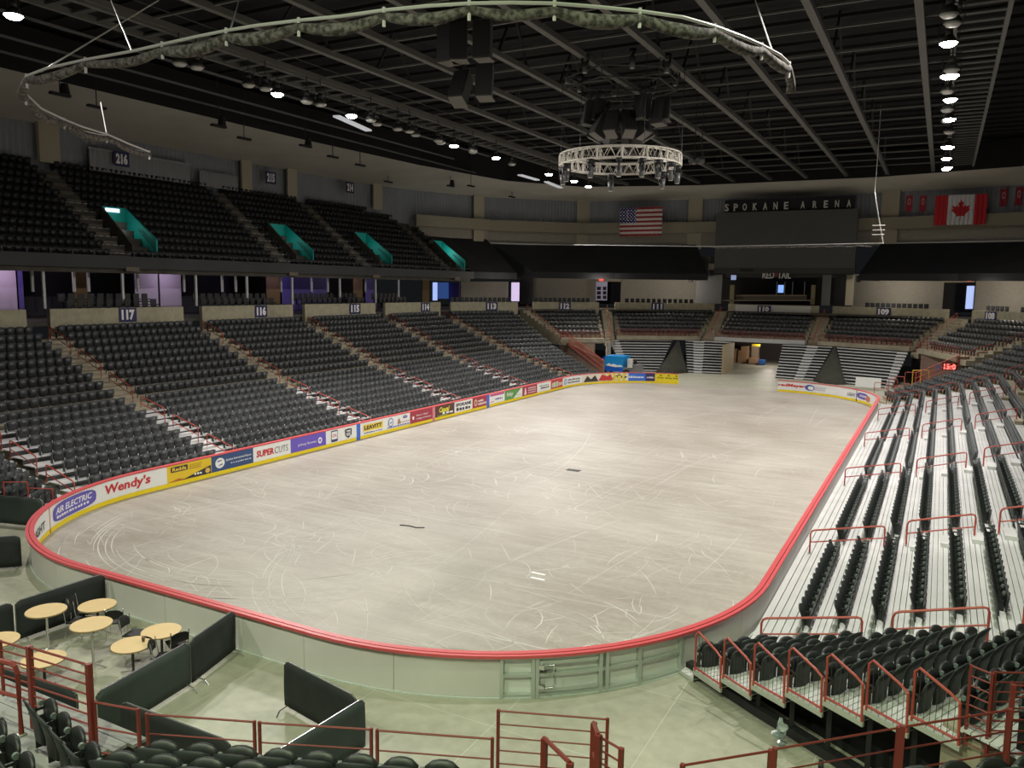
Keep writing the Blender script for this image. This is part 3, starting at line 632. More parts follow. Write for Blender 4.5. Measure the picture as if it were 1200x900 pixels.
# ================================================================ lower bowl: fans, raised end blocks, parapets
def zfan(k): return zL(k)
def fan(name, N0, N1, K0, K1, mat_=CONC, ends=(.6, .45)):
    A, B, body = tier(name, N0, N1, K0, K1, 18, zL, TR, seat_ends=ends); struct('seating_tier', body, mat_); return A, B
fan('113left', (-13.75, 26.0), (-12.2, 29.6), (-29.2, 26.4), (-24.8, 34.9))
fan('113right', (12.2, 29.6), (13.75, 26.0), (24.8, 34.9), (29.2, 26.4))
ZP0, ZP1 = 5.4, 7.42
R12 = raised('112', (-19.0, 33.6), (-14.9, 36.0), (-24.6, 37.6), (-18.9, 44.2), 6, 3.7, .42, 3.2, CONC)
R11 = raised('111', (-15.9, 42.2), (-7.7, 47.4), (-18.1, 46.6), (-7.4, 52.9), 6, 3.7, .42, 3.3, CONC)
R10 = raised('110', (-5.9, 47.5), (3.9, 47.6), (-5.8, 53), (4.3, 53), 6, 3.7, .42, 3.3, CONC)
R09 = raised('109', (5.3, 47.6), (14.3, 44.3), (5.9, 53), (17.4, 50.0), 6, 3.7, .42, 3.3, CONC)
R08 = raised('108', (15.2, 42.4), (18.4, 33.9), (19.4, 47.6), (26.4, 38.2), 6, 3.7, .42, 3.2, CONC)
def wall_line(name, pts, z0, z1, w, m, kind=True, parent=None):
    for a, b in zip(pts[:-1], pts[1:]): beamline(name, a, b, z0, z1, w, m, parent, kind)
PAR = [('118', (-29.95, -24.2), (-29.95, -16.7)), ('117', (-29.95, -15.3), (-29.95, -5.8)), ('116', (-29.95, -4.2), (-29.95, 4.9)), ('115', (-29.95, 6.3), (-29.95, 15.7)),
       ('114', (-29.95, 17.2), (-29.6, 26.2)), ('113', (-29.2, 27.6), (-25.2, 35.3)), ('112', (-24.6, 38.0), (-19.1, 44.4)), ('111', (-18.0, 46.9), (-7.6, 53.2)),
       ('110', (-5.9, 53.3), (4.4, 53.3)), ('109', (5.9, 53.3), (17.5, 50.2)), ('108', (19.6, 47.9), (26.6, 38.5)), ('107', (26.9, 36), (29.5, 27)), ('106', (29.95, 26), (29.95, -24))]
for n, a, b in PAR: beamline('parapet', a, b, ZP0, ZP1, .3, PARA)
SIGNS = {'117': (148, 366), '116': (304, 364), '115': (414, 361), '114': (497, 360), '113': (575, 359), '112': (661, 359), '111': (770, 359), '110': (896, 363), '109': (1036, 365), '108': (1163, 369)}
def sign_on(n, a, b, u, z, w=1.15, h=.72, off=.17, name='section_sign', side=1):
    """number board on a wall line a-b at the place seen at pixel u"""
    best = min((abs(pix((*lerp(a, b, t/200), z))[0]-u), t/200) for t in range(201))[1]; p = lerp(a, b, best)
    d = Vector((b[0]-a[0], b[1]-a[1], 0)).normalized(); nr = Vector((d.y, -d.x, 0))
    if nr.dot(EYE-Vector((*p, z))) < 0: nr = -nr
    rx = Vector((0, 0, 1)).cross(nr); q = Vector((*p, z))+nr*off
    t = thing(name, 'dark blue sign with white number %s on the %s' % (n, 'lower bowl parapet' if n[0] == '1' else 'upper level back wall'), 'sign', tuple(q), 0)
    mb = MB(); o = q-rx*w/2-Vector((0,0,h/2)); mb.poly([o, o+rx*w, o+rx*w+Vector((0,0,h)), o+Vector((0,0,h))], nr*.04); mb.build('board', NAVY, t)
    letters('lettering', n, WTXT, t, o+rx*w*.12+Vector((0,0,h*.14)), rx, (0,0,1), w*.76, h*.74, .06, 0, 1, .05)
    return t
for n, a, b in PAR:
    if n in SIGNS: sign_on(n, a, b, SIGNS[n][0], 6.95 if n != '110' else 6.9, 1.25 if n in ('117','116') else 1.5, .9 if n != '110' else .8, .17 if n != '110' else .42)
# white banner board on the parapet behind block 110
wb = MB(); wb.box(-5.0, 3.55, 53.0, 53.12, 6.35, 7.35); tag(wb.build('banner_board', mm('banner_white', (.62,.62,.58), .7)), 'long white board on the far parapet behind the block over the tunnel', 'banner')
# concourse floor and its dark back, left side and far end
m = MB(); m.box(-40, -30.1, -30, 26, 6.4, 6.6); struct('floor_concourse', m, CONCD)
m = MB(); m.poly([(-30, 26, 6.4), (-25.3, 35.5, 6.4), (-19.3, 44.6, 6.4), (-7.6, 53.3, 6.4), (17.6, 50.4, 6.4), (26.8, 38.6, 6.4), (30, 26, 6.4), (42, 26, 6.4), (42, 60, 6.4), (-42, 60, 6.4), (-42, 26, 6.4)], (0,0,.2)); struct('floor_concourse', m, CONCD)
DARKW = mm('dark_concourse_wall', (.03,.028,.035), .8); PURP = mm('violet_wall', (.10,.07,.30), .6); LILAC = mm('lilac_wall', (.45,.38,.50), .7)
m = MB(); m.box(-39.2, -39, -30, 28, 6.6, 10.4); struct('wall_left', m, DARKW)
# suite fronts on the left: mullions, partition walls, lilac and violet panels, rows of chairs
def seen_y(u, v, x): return at(u, v, x=x).y
for i, (u, v0, v1) in enumerate([(37,319,341),(50,317,350),(86,319,340),(103,319,341),(143,319,350),(161,320,340),(215,320,340),(229,321,350),(260,321,341),(276,322,341),(289,322,350),(329,323,341),(342,323,350),(365,323,341),(384,323,341),(398,324,345),(428,324,341),(440,325,345),(467,326,352)]):
    x = -32.6 if v1 < 345 else -31.2; y = seen_y(u, v0, x); m = MB(); z1 = 10.3; m.box(x-.06, x+.06, y-.08, y+.08, 8.4 if v1 < 345 else 7.4, z1)
    tag(m.build('window_mullion', mm('mullion', (.55,.56,.56), .5)), '%s slim light window post under the upper deck, counted from the left' % nth(i+1), 'post', 'suite front posts')
for i, (u0, u1, col, nm) in enumerate([(0, 21, LILAC, 'lilac'), (21, 27, PURP, 'violet'), (160, 187, LILAC, 'lilac'), (187, 212, LILAC, 'pinkish'), (330, 342, PURP, 'violet'), (345, 364, PURP, 'violet'), (367, 383, PURP, 'violet'), (427, 441, PURP, 'violet')]):
    x = -36.0; y0, y1 = seen_y(u0-2, 332, x), seen_y(u1, 332, x); m = MB(); m.box(x-.1, x, y0, y1, 6.6, 10.4)
    o = m.build('wall_panel', col); o['kind'] = 'structure'
WOODB = mm('brown_panel', (.16,.10,.03), .7)
for u0, u1 in ((86, 102), (312, 330), (414, 428), (495, 503)):
    x = -36; y0, y1 = seen_y(u0, 332, x), seen_y(u1, 332, x); m = MB(); m.box(x-.1, x, y0, y1, 6.6, 10.4); struct('wall_panel', m, WOODB)
for y, P, c in ((-14.5, 80, (1,.8,1)), (-2.5, 60, (.95,.8,1)), (9, 45, (.6,.5,1)), (20, 40, (.6,.5,1))): point(-34.3, y, 9.6, P, c)
# small chairs along the concourse rail
def cc_mesh():
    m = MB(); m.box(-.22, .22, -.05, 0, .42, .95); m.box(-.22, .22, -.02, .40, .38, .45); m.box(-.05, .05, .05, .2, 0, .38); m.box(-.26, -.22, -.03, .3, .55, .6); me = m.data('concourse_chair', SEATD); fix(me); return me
CCM = cc_mesh(); ccn = [0]
def chairs(a, b, n, z, group, label, row=''):
    d = (b[0]-a[0], b[1]-a[1]); L = math.hypot(*d); nx, ny = d[1]/L, -d[0]/L
    if nx*(CX-a[0])+ny*(CY-a[1]) < 0: nx, ny = -nx, -ny
    for i in range(n):
        p = lerp(a, b, (i+.5)/n); o = put('concourse_chair', CCM); o.location = (*p, z); o.rotation_euler = (0, 0, math.atan2(ny, nx)-math.pi/2)
        tag(o, label % nth(i+1), 'chair', group)
for i, (a, b) in enumerate(((-29.9, -26.5), (-13.6, -7.0), (-3.4, 4.0), (7.0, 12.3), (13.0, 15.5), (17.6, 22.2))):
    nm = ['left of block 117 sign', 'above the 117 sign', 'above the 116 sign', 'above the 115 sign', 'right of the 115 sign', 'above the 114 sign'][i]
    for r in range(2):
        n = int((b-a)/.62)
        chairs((-30.9-r*.9, a), (-30.9-r*.9, b), n, 7.0+.35*r, 'suite chairs '+nm, '%s dark suite chair from the left, '+('front' if r == 0 else 'back')+' row '+nm)
for i, (a, b, n, w) in enumerate((((-29.6, 28.2), (-26.0, 35.2), 13, 'above the 113 sign'), ((-24.9, 38.8), (-20.2, 44.4), 12, 'above the 112 sign'), ((-17.2, 47.9), (-9.9, 52.5), 13, 'above the 111 sign'), ((9.2, 53.0), (15.6, 51.4), 12, 'above the 109 sign'), ((20.6, 47.2), (22.4, 44.8), 5, 'left of the 108 sign'), ((23.2, 43.6), (25, 41.2), 5, 'right of the 108 sign'))):
    chairs(a, b, n, 6.95, 'chairs '+w, '%s dark chair from the left in the row '+w)
# ================================================================ upper deck on the left
UX0, UX1, UZ0, UZ1, UN = -31.0, -39.8, 10.35, 17.3, 12
def tierU():
    m = MB(); dx = (UX1-UX0)/UN; dz = (UZ1-UZ0)/UN
    for k in range(UN):
        x0 = UX0+dx*k; m.box(x0+dx, x0, -40, 34.7, UZ0+dz*k-.7, UZ0+dz*k)
    return m
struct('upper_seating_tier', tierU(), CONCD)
m = MB(); m.box(-31.05, -30.7, -40, 35, 9.95, 10.75); struct('fascia', m, mm('fascia_grey', (.05,.05,.05), .8))
m = MB(); m.box(-39.9, -31.0, -40, 26, 9.95, 10.1); struct('ceiling_concourse', m, mm('soffit', (.03,.03,.03), .9))
fr = MB(); fr.tube([(-30.85, -40, 11.05), (-30.85, 34.4, 11.05)], .03, 5)
for i in range(52): fr.box(-30.87, -30.83, -40+i*1.42, -39.95+i*1.42, 10.7, 11.05)
tag(fr.build('front_rail', mm('dim_rail', (.07,.07,.07), .5)), 'long thin rail along the front of the upper deck', 'rail')
UA = [(-8.2, 'between the blocks under signs 216 and 215, leftmost'), (6.4, 'right of sign 216'), (18.4, 'right of sign 215'), (25.2, 'by the black tarp, rightmost')]
VOM = [(-8.1, -6.35), (7.5, 9.4), (18.9, 20.7), (32.9, 34.5)]
dx = (UX1-UX0)/UN; dz = (UZ1-UZ0)/UN; US = []
for k in range(UN):
    x = UX0+dx*(k+1); z = UZ0+dz*k; y = -32.0
    while y < 34.0 and not (k > 8 and y > 31):
        ok = all(abs(y-c) > .85 for c in (-19.6, -9.0, 6.0, 17.0, 31.4)) and not (any(a-.2 < y < b+.3 for a, b in VOM) and 1 <= k <= 5)
        if ok: US.append((x+.02, y, z, math.pi/2))
        y += .52
for c in (-19.6, -9.0, 6.0, 17.0, 31.4):
    m = MB()
    for k in range(UN):
        x0 = UX0+dx*k; m.box(x0-.02, x0+.34, c-.5, c+.5, UZ0+dz*(k-1), UZ0+dz*k-dz/2); m.box(x0+dx, x0, c-.55, c+.55, UZ0+dz*k, UZ0+dz*k+.02)
    struct('upper_stairs', m, mm('stair_concrete', (.15,.125,.095), .85))
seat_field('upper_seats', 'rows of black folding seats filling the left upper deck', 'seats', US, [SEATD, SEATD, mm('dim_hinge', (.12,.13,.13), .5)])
m = MB()  # light dashes painting the highlights on the lower row nosings
for k in range(1, 8):
    x0 = UX0+dx*k; y = -32.0
    while y < 30:
        if not any(a-.3 < y < b+.4 for a, b in VOM): m.box(x0, x0+.05, y, y+.36, UZ0+dz*k, UZ0+dz*k+.05)
        y += .52
o = m.build('nosing_highlights', mm('nosing_glint', (.34,.34,.33), .5)); tag(o, 'light dashes standing for highlights along the nosings of the upper deck rows', 'nosing highlights', None, 'stuff')
# teal-walled vomitories
for i, (a, b) in enumerate(VOM):
    t = thing('vomitory', 'teal walled stair opening in the upper deck, %s from the left' % nth(i+1), 'stairwell', (-32.3, a, 11))
    xf, xb = UX0+dx*.9, UX0+dx*5.2; z0, z1 = UZ0+.1, UZ0+dz*5.2
    m = MB(); m.poly([(xf, b, z0-.2), (xb, b, z1-2.2), (xb, b, z1+.9), (xf, b, z0+1.6)], (0, .12, 0)); m.build('side_wall', TEAL, t)
    m = MB(); m.poly([(xf, a, z0-.2), (xb, a, z1-2.2), (xb, a, z1+.9), (xf, a, z0+1.1)], (0, -.12, 0)); m.build('side_wall', CONCD, t)
    m = MB(); m.poly([(xf, a, z0+.0), (xb, a, z0+.2), (xb, b, z0+.2), (xf, b, z0+.0)], (0, 0, -.1)); m.build('landing', CONCD, t)
    m = MB(); m.box(xb-.1, xb, a, b, z0, z1+.9); m.build('back_wall', TEAL, t)
    m = MB(); m.box(xb+.02, xb+.1, a+.2, b-.5, z1+.55, z1+.8)
    if i == 0: m.build('light_strip', mm('bright_opening', (.75,.85,1), .5, 0, 1.2), t)
    m = MB(); m.box(xb+.1, xb+.2, (a+b)/2-.3, (a+b)/2, z1-.6, z1-.35); m.build('exit_sign', mm('exit_red', (1,.08,.06), .5, 0, 1.2), t)
    m = MB(); m.tube([(xf+.1, b-.2, z0+.9), (xb*.5+xf*.5, b-.2, z0+2.3)], .03, 5); m.build('handrail', BLACK, t)
    point((xf+xb)/2-.4, (a+b)/2-.3, z0+2.4, 15 if i != 3 else 40, (.75,1,1), .1)
# ================================================================ outer walls
WL = [(-40.2, -60), (-40.2, 24), (-38.2, 33.5), (-33.6, 43.2), (-24.6, 51.8), (-10.6, 54.6), (10.6, 55), (24.6, 52.6), (33.6, 44), (38.2, 33.5), (40.2, 24), (40.2, -60)]
IN = [(-32.0, -60), (-31.9, 8), (-31.0, 24.5), (-28.6, 38.5), (-22.6, 47.0), (-9.6, 50.6), (9.6, 51), (22.6, 48), (30, 40), (31.5, 30), (32, 20), (32, -60)]
m = MB()
for (a, b), (c, d) in zip(zip(WL[:-1], WL[1:]), zip(IN[:-1], IN[1:])):
    for q in range(9):
        t0, t1 = q/9, (q+1)/9; e = .05
        a_, b_, c_, d_q = lerp(a, c, t0), lerp(b, d, t0), lerp(a, c, t1), lerp(b, d, t1); z0_, z1_ = 20.1+1.15*t0, 20.1+1.15*t1
        m.add([(*a_, z0_-e), (*b_, z0_-e), (*d_q, z1_), (*c_, z1_), (*a_, z0_+.06), (*b_, z0_+.06)], [(0,1,2,3), (0,1,5,4)])
struct('wall_cornice', m, BEIGE)
m = MB()
for a, b in zip(IN[:-1], IN[1:]): m.bar((*a, 22.6), (*b, 22.6), .15, 2.7)
struct('ceiling_edge', m, CEIL)
def corrugated(name, a, b, z0, z1, m_, pitch=.42, amp=.07, parent=None):
    L = math.hypot(b[0]-a[0], b[1]-a[1]); n = max(2, int(L/pitch)*2); d = ((b[0]-a[0])/L, (b[1]-a[1])/L); nr = (-d[1], d[0]); mb = MB(); vs = []
    for i in range(n+1):
        p = lerp(a, b, i/n); o = amp if i % 2 else 0; vs += [(p[0]+nr[0]*o, p[1]+nr[1]*o, z0), (p[0]+nr[0]*o, p[1]+nr[1]*o, z1)]
    mb.add(vs, [(2*i, 2*i+2, 2*i+3, 2*i+1) for i in range(n)]); return struct(name, mb, m_) if parent is None else mb.build(name, m_, parent)
for i, (a, b) in enumerate(zip(WL[:-1], WL[1:])): corrugated(['wall_left','wall_left','wall_left','wall_far','wall_far','wall_far','wall_far','wall_far','wall_right','wall_right','wall_right'][i], a, b, 14.5 if i else 16, 20.2, GREYW)
for i, (a, b) in enumerate(zip(WL[1:-1], WL[2:])):      # band beam and lower wall strip of the far end
    if i in (0, 9): continue
    a2, b2 = lerp(a, (0, 10), .02), lerp(b, (0, 10), .02)
    beamline('trim_beam', a2, b2, 15.95, 17.25, .5, COL if False else mm('beam_beige', (.30,.27,.20), .85)); beamline('wall_strip', a, b, 14.3, 16, .3, ACOU)
i0 = 0
def pilaster(u, v, z, w, z0=14.6, z1=20.4, d=.22, dep=None):
    # on the wall line: nearest WL position to pixel u
    best = None
    for a, b in zip(WL[:-1], WL[1:]):
        for t in range(0, 101):
            p = lerp(a, b, t/100); q = pix((*p, z))
            if q[2] > 5 and (best is None or abs(q[0]-u) < best[0]): best = (abs(q[0]-u), p, a, b)
    p, a, b = best[1:]; dd = Vector((b[0]-a[0], b[1]-a[1], 0)).normalized()
    mb = MB(); c = Vector((p[0], p[1], 0))-Vector((p[0], p[1]-10, 0)).normalized()*.35; h = dd*w/2
    nr = Vector((-c.x, -(c.y-10), 0)).normalized()*d
    mb.poly([c-h+Vector((0,0,z0)), c+h+Vector((0,0,z0)), c+h+Vector((0,0,z1)), c-h+Vector((0,0,z1))], nr); struct('pilaster', mb, COL)
for u, w, z0 in ((47, 1.5, 17.4), (283, 1.2, 17.4), (338, 1.3, 17.4), (440, 1.3, 17.4), (560, 1.5, 14.0), (683, 1.7, 14.2), (815, 1.7, 14.0), (1045, 1.8, 14.0)): pilaster(u, 0, 18.5, w, z0)
# press box front on the upper deck
corrugated('press_box_wall', (-39.6, -5.6), (-39.6, 3.4), 17.3, 18.9, mm('press_grey', (.27,.28,.30), .6), .38, .06)
m = MB(); m.box(-39.75, -39.5, -5.7, 3.5, 18.86, 18.96); struct('trim_press_box', m, mm('press_edge', (.35,.35,.35), .5))
corrugated('press_box_wall', (-39.6, 4.4), (-39.6, 8.6), 17.3, 18.6, mm('press_grey', (.2,.2,.2)), .38, .06)
def usign(n, u, z, y0, y1): sign_on(n, (-39.6, y0), (-39.6, y1), u, z, 1.3, 1.1, .3)
usign('216', 139, 18.4, -6, 6); usign('215', 314, 18.9, 6, 24); usign('214', 407, 19.3, 16, 40)
# tarps over the unused upper seats of the corner and the far end
def tarp(name, F, B, zf, zb, label):
    mb = MB(); n = len(F)
    vs = [(*p, zf) for p in F]+[(*p, zb) for p in B]; fs = [(i, i+1, n+i+1, n+i) for i in range(n-1)]
    vs += [(*p, zf-.75) for p in F]; fs += [(2*n+i, 2*n+i+1, i+1, i) for i in range(n-1)]; mb.add(vs, fs)
    vs = [(*p, z) for p in (F[0], B[0], F[-1], B[-1]) for z in (zf-.75, zb if p in (B[0], B[-1]) else zf)]; mb.add(vs, [(0,1,3,2), (4,5,7,6)])
    tag(mb.build(name, TARP), label, 'tarp')
tarp('seat_tarp', [(-30.9, 35.0), (-29.8, 38.0), (-28.1, 40.6)], [(-37.2, 35.2), (-36.0, 38.0), (-33.6, 42.8)], 10.75, 14.9, 'black tarp sheeting over the upper seats in the far left corner')
tarp('seat_tarp', [(-27.4, 43.6), (-18.6, 48.2), (-7.9, 50.9)], [(-33.3, 43.0), (-24.4, 51.4), (-10.4, 54.1)], 10.95, 14.6, 'black tarp sheeting over the far upper seats left of the screen')
tarp('seat_tarp', [(8.6, 50.9), (18, 48.4), (29, 41)], [(10.4, 54.7), (24.4, 52.3), (34, 44)], 11.05, 14.6, 'black tarp sheeting over the far upper seats right of the screen')
# light ledge below the wall strip
for a, b in (((-33.3, 42.9), (-24.45, 51.5)), ((-24.45, 51.5), (-10.5, 54.25)), ((10.6, 54.7), (24.5, 52.2))): beamline('trim_ledge', a, b, 14.35, 14.55, .5, mm('ledge', (.5,.5,.48), .6))
# ================================================================ roof
m = MB(); m.box(-42, 42, -62, 60, 24.4, 24.6); struct('ceiling', m, CEIL)
tr = thing('roof_truss', 'dark grid of steel roof trusses over the rink', 'roof truss', (0, 0, 21.5))
def tmid(x): return x
for i, x in enumerate((-17.4, -13.3, -9.2, -5.15, -1.1, 2.7, 6.8, 10.8, 15.05)):
    m = MB(); m.box(x-.17, x+.17, -60, 50, 21.35, 21.65); m.build('chord_beam', BEAM, tr)
YB = [-45, -41, -37, -33, -29, -25, -21.2, -17.2, -13.2, -9.3, -5.2, -1.8, 2.5, 6.6, 10.5, 14.3, 18, 21.8, 25.6, 29.4, 33.2, 37, 41, 45]
for y in YB:
    m = MB(); m.bar((-17.4, y, 21.62), (16.7, y, 21.62), .12, .10); m.build('cross_beam', BEAM, tr)
web = MB()
for x in (-13.3, -5.15, 2.7, 10.8):
    for i in range(0, len(YB)-1, 2):
        web.bar((x, YB[i], 21.6), (x, (YB[i]+YB[i+1])/2, 24.3), .12, .12); web.bar((x, YB[i+1], 21.6), (x, (YB[i]+YB[i+1])/2, 24.3), .12, .12)
web.build('web_braces', mm('web_steel', (.04,.04,.04), .8), tr)['kind'] = 'stuff'
purl = MB()
for y in np.arange(-50, 50, 2.1): purl.bar((-31, y, 24.1), (31, y, 24.1), .10, .2)
purl.build('purlins', mm('purlin', (.014,.014,.014), .9), tr)['kind'] = 'stuff'
for (x, y, L) in ((-22.5, -6, 30), (-26.5, -6, 30), (-29.5, -10, 44)):
    m = MB(); m.bar((x, y-L, 21.5), (x, y+L, 21.5), .12, .12); m.build('side_beam', mm('side_steel', (.12,.12,.12), .8), tr)
# catwalks with the flood lights
def catwalk(x0, x1, label):
    t = thing('catwalk', label, 'catwalk', ((x0+x1)/2, 0, 21.3))
    for x in (x0, x1): m = MB(); m.box(x-(.2 if x == x0 and x0 > 0 else .09), x+(.2 if x == x1 and x0 < 0 else .09), -55, 46, 21.2, 21.5); m.build('edge_beam', BEAM, t)
    m = MB(); y = -55
    while y < 46: m.box(x0, x1, y, y+.35, 21.3, 21.38); y += 1.25
    m.build('grating', mm('grating', (.075,.075,.072), .8), t)['kind'] = 'stuff'
    m = MB(); m.tube([(x0 if x0 > 0 else x1, -55, 22.2), (x0 if x0 > 0 else x1, 46, 22.2)], .03, 5); m.build('handrail', BEAM, t)
catwalk(16.45, 18.5, 'long grated catwalk under the roof on the right'); catwalk(-19.4, -17.5, 'long grated catwalk under the roof on the left')
FIX = {}
def fixture(x, y, z, tx, lit, label, group):
    key = 'on' if lit else 'off'; ang = math.atan2(tx, 1)
    if key not in FIX:
        t = thing('flood_light_fixture', label, 'light', (x, y, z), 0, group)
        R = ROOT[t.name]
        def lb(mb, name, m): mb.v = [tuple(R@Vector(v)) for v in mb.v]; return mb.build(name, m, t, True)
        h = MB(); h.cone((0, 0, .12), .38, .16, .34, 14); h.cone((0,0,.46), .16, .13, .3, 10); lb(h, 'housing', mm('lamp_housing', (.07,.07,.07), .5, .3))
        l = MB(); l.cone((0, 0, .0), .24, .36, .12, 14); lb(l, 'lens', mm('lens_lit', (1,.97,.9), .3, 0, 60) if lit else mm('lens_off', (.55,.55,.52), .3))
        yk = MB(); yk.tube([(-.4,0,.25), (-.4,0,.9), (.4,0,.9), (.4,0,.25)], .025, 5); yk.tube([(0,0,.9), (0,0,1.63)], .03, 5); lb(yk, 'yoke', BLACK)
        FIX[key] = t; return t
    return dup(FIX[key], (x, y, z), 0, label, group)
ln = 0
for i, (u, v) in enumerate([(25,12),(206,72),(222,77),(288,97),(310,101),(330,107),(356,117),(374,120),(413,133),(431,139),(441,143),(463,149),(476,152),(485,156),(508,163),(519,165),(531,169),(548,175),(557,176),(571,184),(579,192),(636,203),(668,211),(691,217)]):
    p = at(u, v, z=20.0); lit = i in (0, 5, 8, 16, 19, 21, 22, 23)
    fixture(-17.3+((i*37) % 5-2)*.12, p.y, 19.75, -.4, lit, '%s round flood light from the left in the left roof row, %s' % (nth(i+1), 'lit' if lit else 'unlit'), 'flood lights of the left row')
for i, (u, v) in enumerate([(1117,12),(1110,24),(1113,47),(1104,87),(1112,86),(1113,79),(1112,104),(1103,115),(1112,126),(1104,138),(1112,139),(1100,153),(1111,170),(1103,171),(1108,184),(1103,195),(1110,196)]):
    p = at(u, v, z=20.0); lit = i in (2, 3, 4, 7, 9, 12, 13, 14, 15, 16)
    fixture(16.42 if i % 2 else 16.28, p.y, 19.75, .4, lit, '%s round flood light from the top in the right roof row, %s' % (nth(i+1), 'lit' if lit else 'unlit'), 'flood lights of the right row')
# bright roof slots beside the left row
for i, (u0, v0, u1, v1) in enumerate(((394, 136, 432, 153), (609, 205, 630, 211), (640, 213, 657, 220))):
    a, b = at(u0, v0, z=20.6), at(u1, v1, z=20.6); m = MB(); m.bar((a.x, a.y, 20.6), (b.x, b.y, 20.6), .5, .12)
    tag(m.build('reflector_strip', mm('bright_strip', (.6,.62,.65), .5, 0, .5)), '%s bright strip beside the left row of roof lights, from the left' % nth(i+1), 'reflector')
# ================================================================ handrails in the aisles
def loop_rail(p0, p1, h, label, group, name='aisle_handrail', mid=.5, r=.03, post2=None):
    """hoop rail from foot p0 to foot p1 with rounded top corners and a mid bar"""
    p0, p1 = Vector(p0), Vector(p1); t = thing(name, label, 'handrail', tuple(p0), 0, group); d = (p1-p0); q = d.normalized()*.12; Z = Vector((0,0,1))
    m = MB(); m.tube([p0, p0+Z*(h-.12), p0+Z*(h-.03)+q*.3, p0+Z*h+q, p1+Z*h-q, p1+Z*(h-.03)-q*.3, p1+Z*(h-.12), p1], r, 6); m.build('hoop', RED, t)
    m = MB(); m.tube([p0+Z*(h*mid), p1+Z*(h*mid)], r*.8, 5); m.build('mid_bar', RED, t)
    m = MB(); m.box(p0.x-.05, p0.x+.05, p0.y-.05, p0.y+.05, p0.z, p0.z+.03); m.box(p1.x-.05, p1.x+.05, p1.y-.05, p1.y+.05, p1.z, p1.z+.03); m.build('base_plate', ALU, t)
    return t
AN = ['beside the angled near corner block', 'between blocks 118 and 117', 'between blocks 117 and 116', 'between blocks 116 and 115', 'between blocks 115 and 114', 'between blocks 114 and 113']
for ai, y in enumerate(AISLES):
    for X, Zf, sgn, side in ((XL, zL, -1, 'left'), (XR, zR, 1, 'right')):
        if y > 25: y_ = 25.9
        else: y_ = y if ai else -24.4
        for j, k in enumerate((0, 3, 6, 9, 12, 15)):
            x0, x1 = X[k]+.35*sgn, X[k+2]+.55*sgn
            where = AN[ai] if side == 'left' else 'on the %s aisle of the right stand' % nth(ai+1)
            loop_rail((x0, y_, Zf(k)), (x1, y_, Zf(k+2)), .82, 'red hoop handrail, %s up from the rink, %s' % (nth(j+1), where), 'aisle rails %s %s' % (side, AN[ai] if side == 'left' else ai))
# row-end guards of the angled corner block
for k in range(8):
    z = .10+.26*(k+1) if k < 7 else 2.18; a, b = Vector((*GP[k+1], z)), Vector((*GP[k+2], z)) if k+2 < len(GP) else None
    if k > 6: break
    d = (b-a).normalized(); a = a+d*.04; b = b-d*.03; Z = Vector((0,0,1))
    t = thing('row_end_guard', 'red hoop guard with thin upright wires, %s from the rink at the corner block end' % nth(k+1), 'guard rail', tuple(a), 0, 'row end guards of the corner block')
    m = MB(); m.tube([a-Z*.12, a+Z*.84, a+Z*.93+d*.08, b+Z*.74-d*.18, b+Z*.66-d*.03, b-Z*.12], .026, 7); m.build('hoop', RED, t)
    m = MB(); m.tube([a+Z*.04, b+Z*.04], .022, 6); m.build('bottom_bar', RED, t)
    m = MB(); L = (b-a).length; n = 8
    for i in range(1, n): p = a+d*(L*i/n); f = i/n; m.tube([p+Z*.04, p+Z*(.9-.2*f)], .005, 4)
    m.build('guard_wires', mm('wire_dark', (.06,.05,.05), .5), t)
# left corner guards
for i, (u0, v0, u1, v1, uz) in enumerate(((3,560,3,587,0), (4,565,32,565,0), (33,572,61,573,0))):
    p = at(u0, v0, z=1.9-.3*i); q = at(u1 if u1 != u0 else u0+1, v1 if u1 != u0 else v0, z=1.9-.3*i)
    if i == 0: continue
    t = thing('row_end_guard', 'red end rail of the left corner seats behind the black screen, %s' % ('left one' if i == 1 else 'right one'), 'guard rail', tuple(p))
    m = MB(); m.tube([(p.x,p.y,.3), tuple(p), tuple(q), (q.x,q.y,.3)], .03, 6); m.build('hoop', RED, t)
# ================================================================ raised end blocks: ledges, red guards, stairs between
def front_guard(nm, A, B, z=3.72, h=.72, red=True, where=''):
    a, b = A[0], B[0]; t = thing('front_guard', 'dimmed red guard rail along the front of the far block under sign %s' % nm, 'guard rail', (*a, z)); d = (b[0]-a[0], b[1]-a[1]); L = math.hypot(*d); n = int(L/1.6)
    RED = mm('dim_red_steel', (.20, .03, .025), .5)  # darker copy of the red steel, far-end dimness put into its colour
    m = MB(); m.tube([(*a, z+h), (*b, z+h)], .035, 5); m.build('top_bar', RED, t)
    m = MB()
    for i in range(4): m.tube([(*a, z+.08+i*.15), (*b, z+.08+i*.15)], .02, 4)
    m.build('mid_bars', RED, t)
    m = MB()
    for i in range(n+1): p = lerp(a, b, i/n); m.box(p[0]-.03, p[0]+.03, p[1]-.03, p[1]+.03, z-.5, z+h)
    m.build('posts', RED, t)
for nm, (A, B) in (('112', R12), ('111', R11), ('110', R10), ('109', R09), ('108', R08)):
    front_guard(nm, A, B)
    a, b = A[0], B[0]; m = MB(); m.bar((*a, 3.5), (*b, 3.5), .5, .42); struct('trim_ledge', m, CONC if nm != '110' else mm('ledge_light', (.5,.5,.5), .6))
gaps = [((-24.6, 37.6), (-18.9, 44.2), None)]
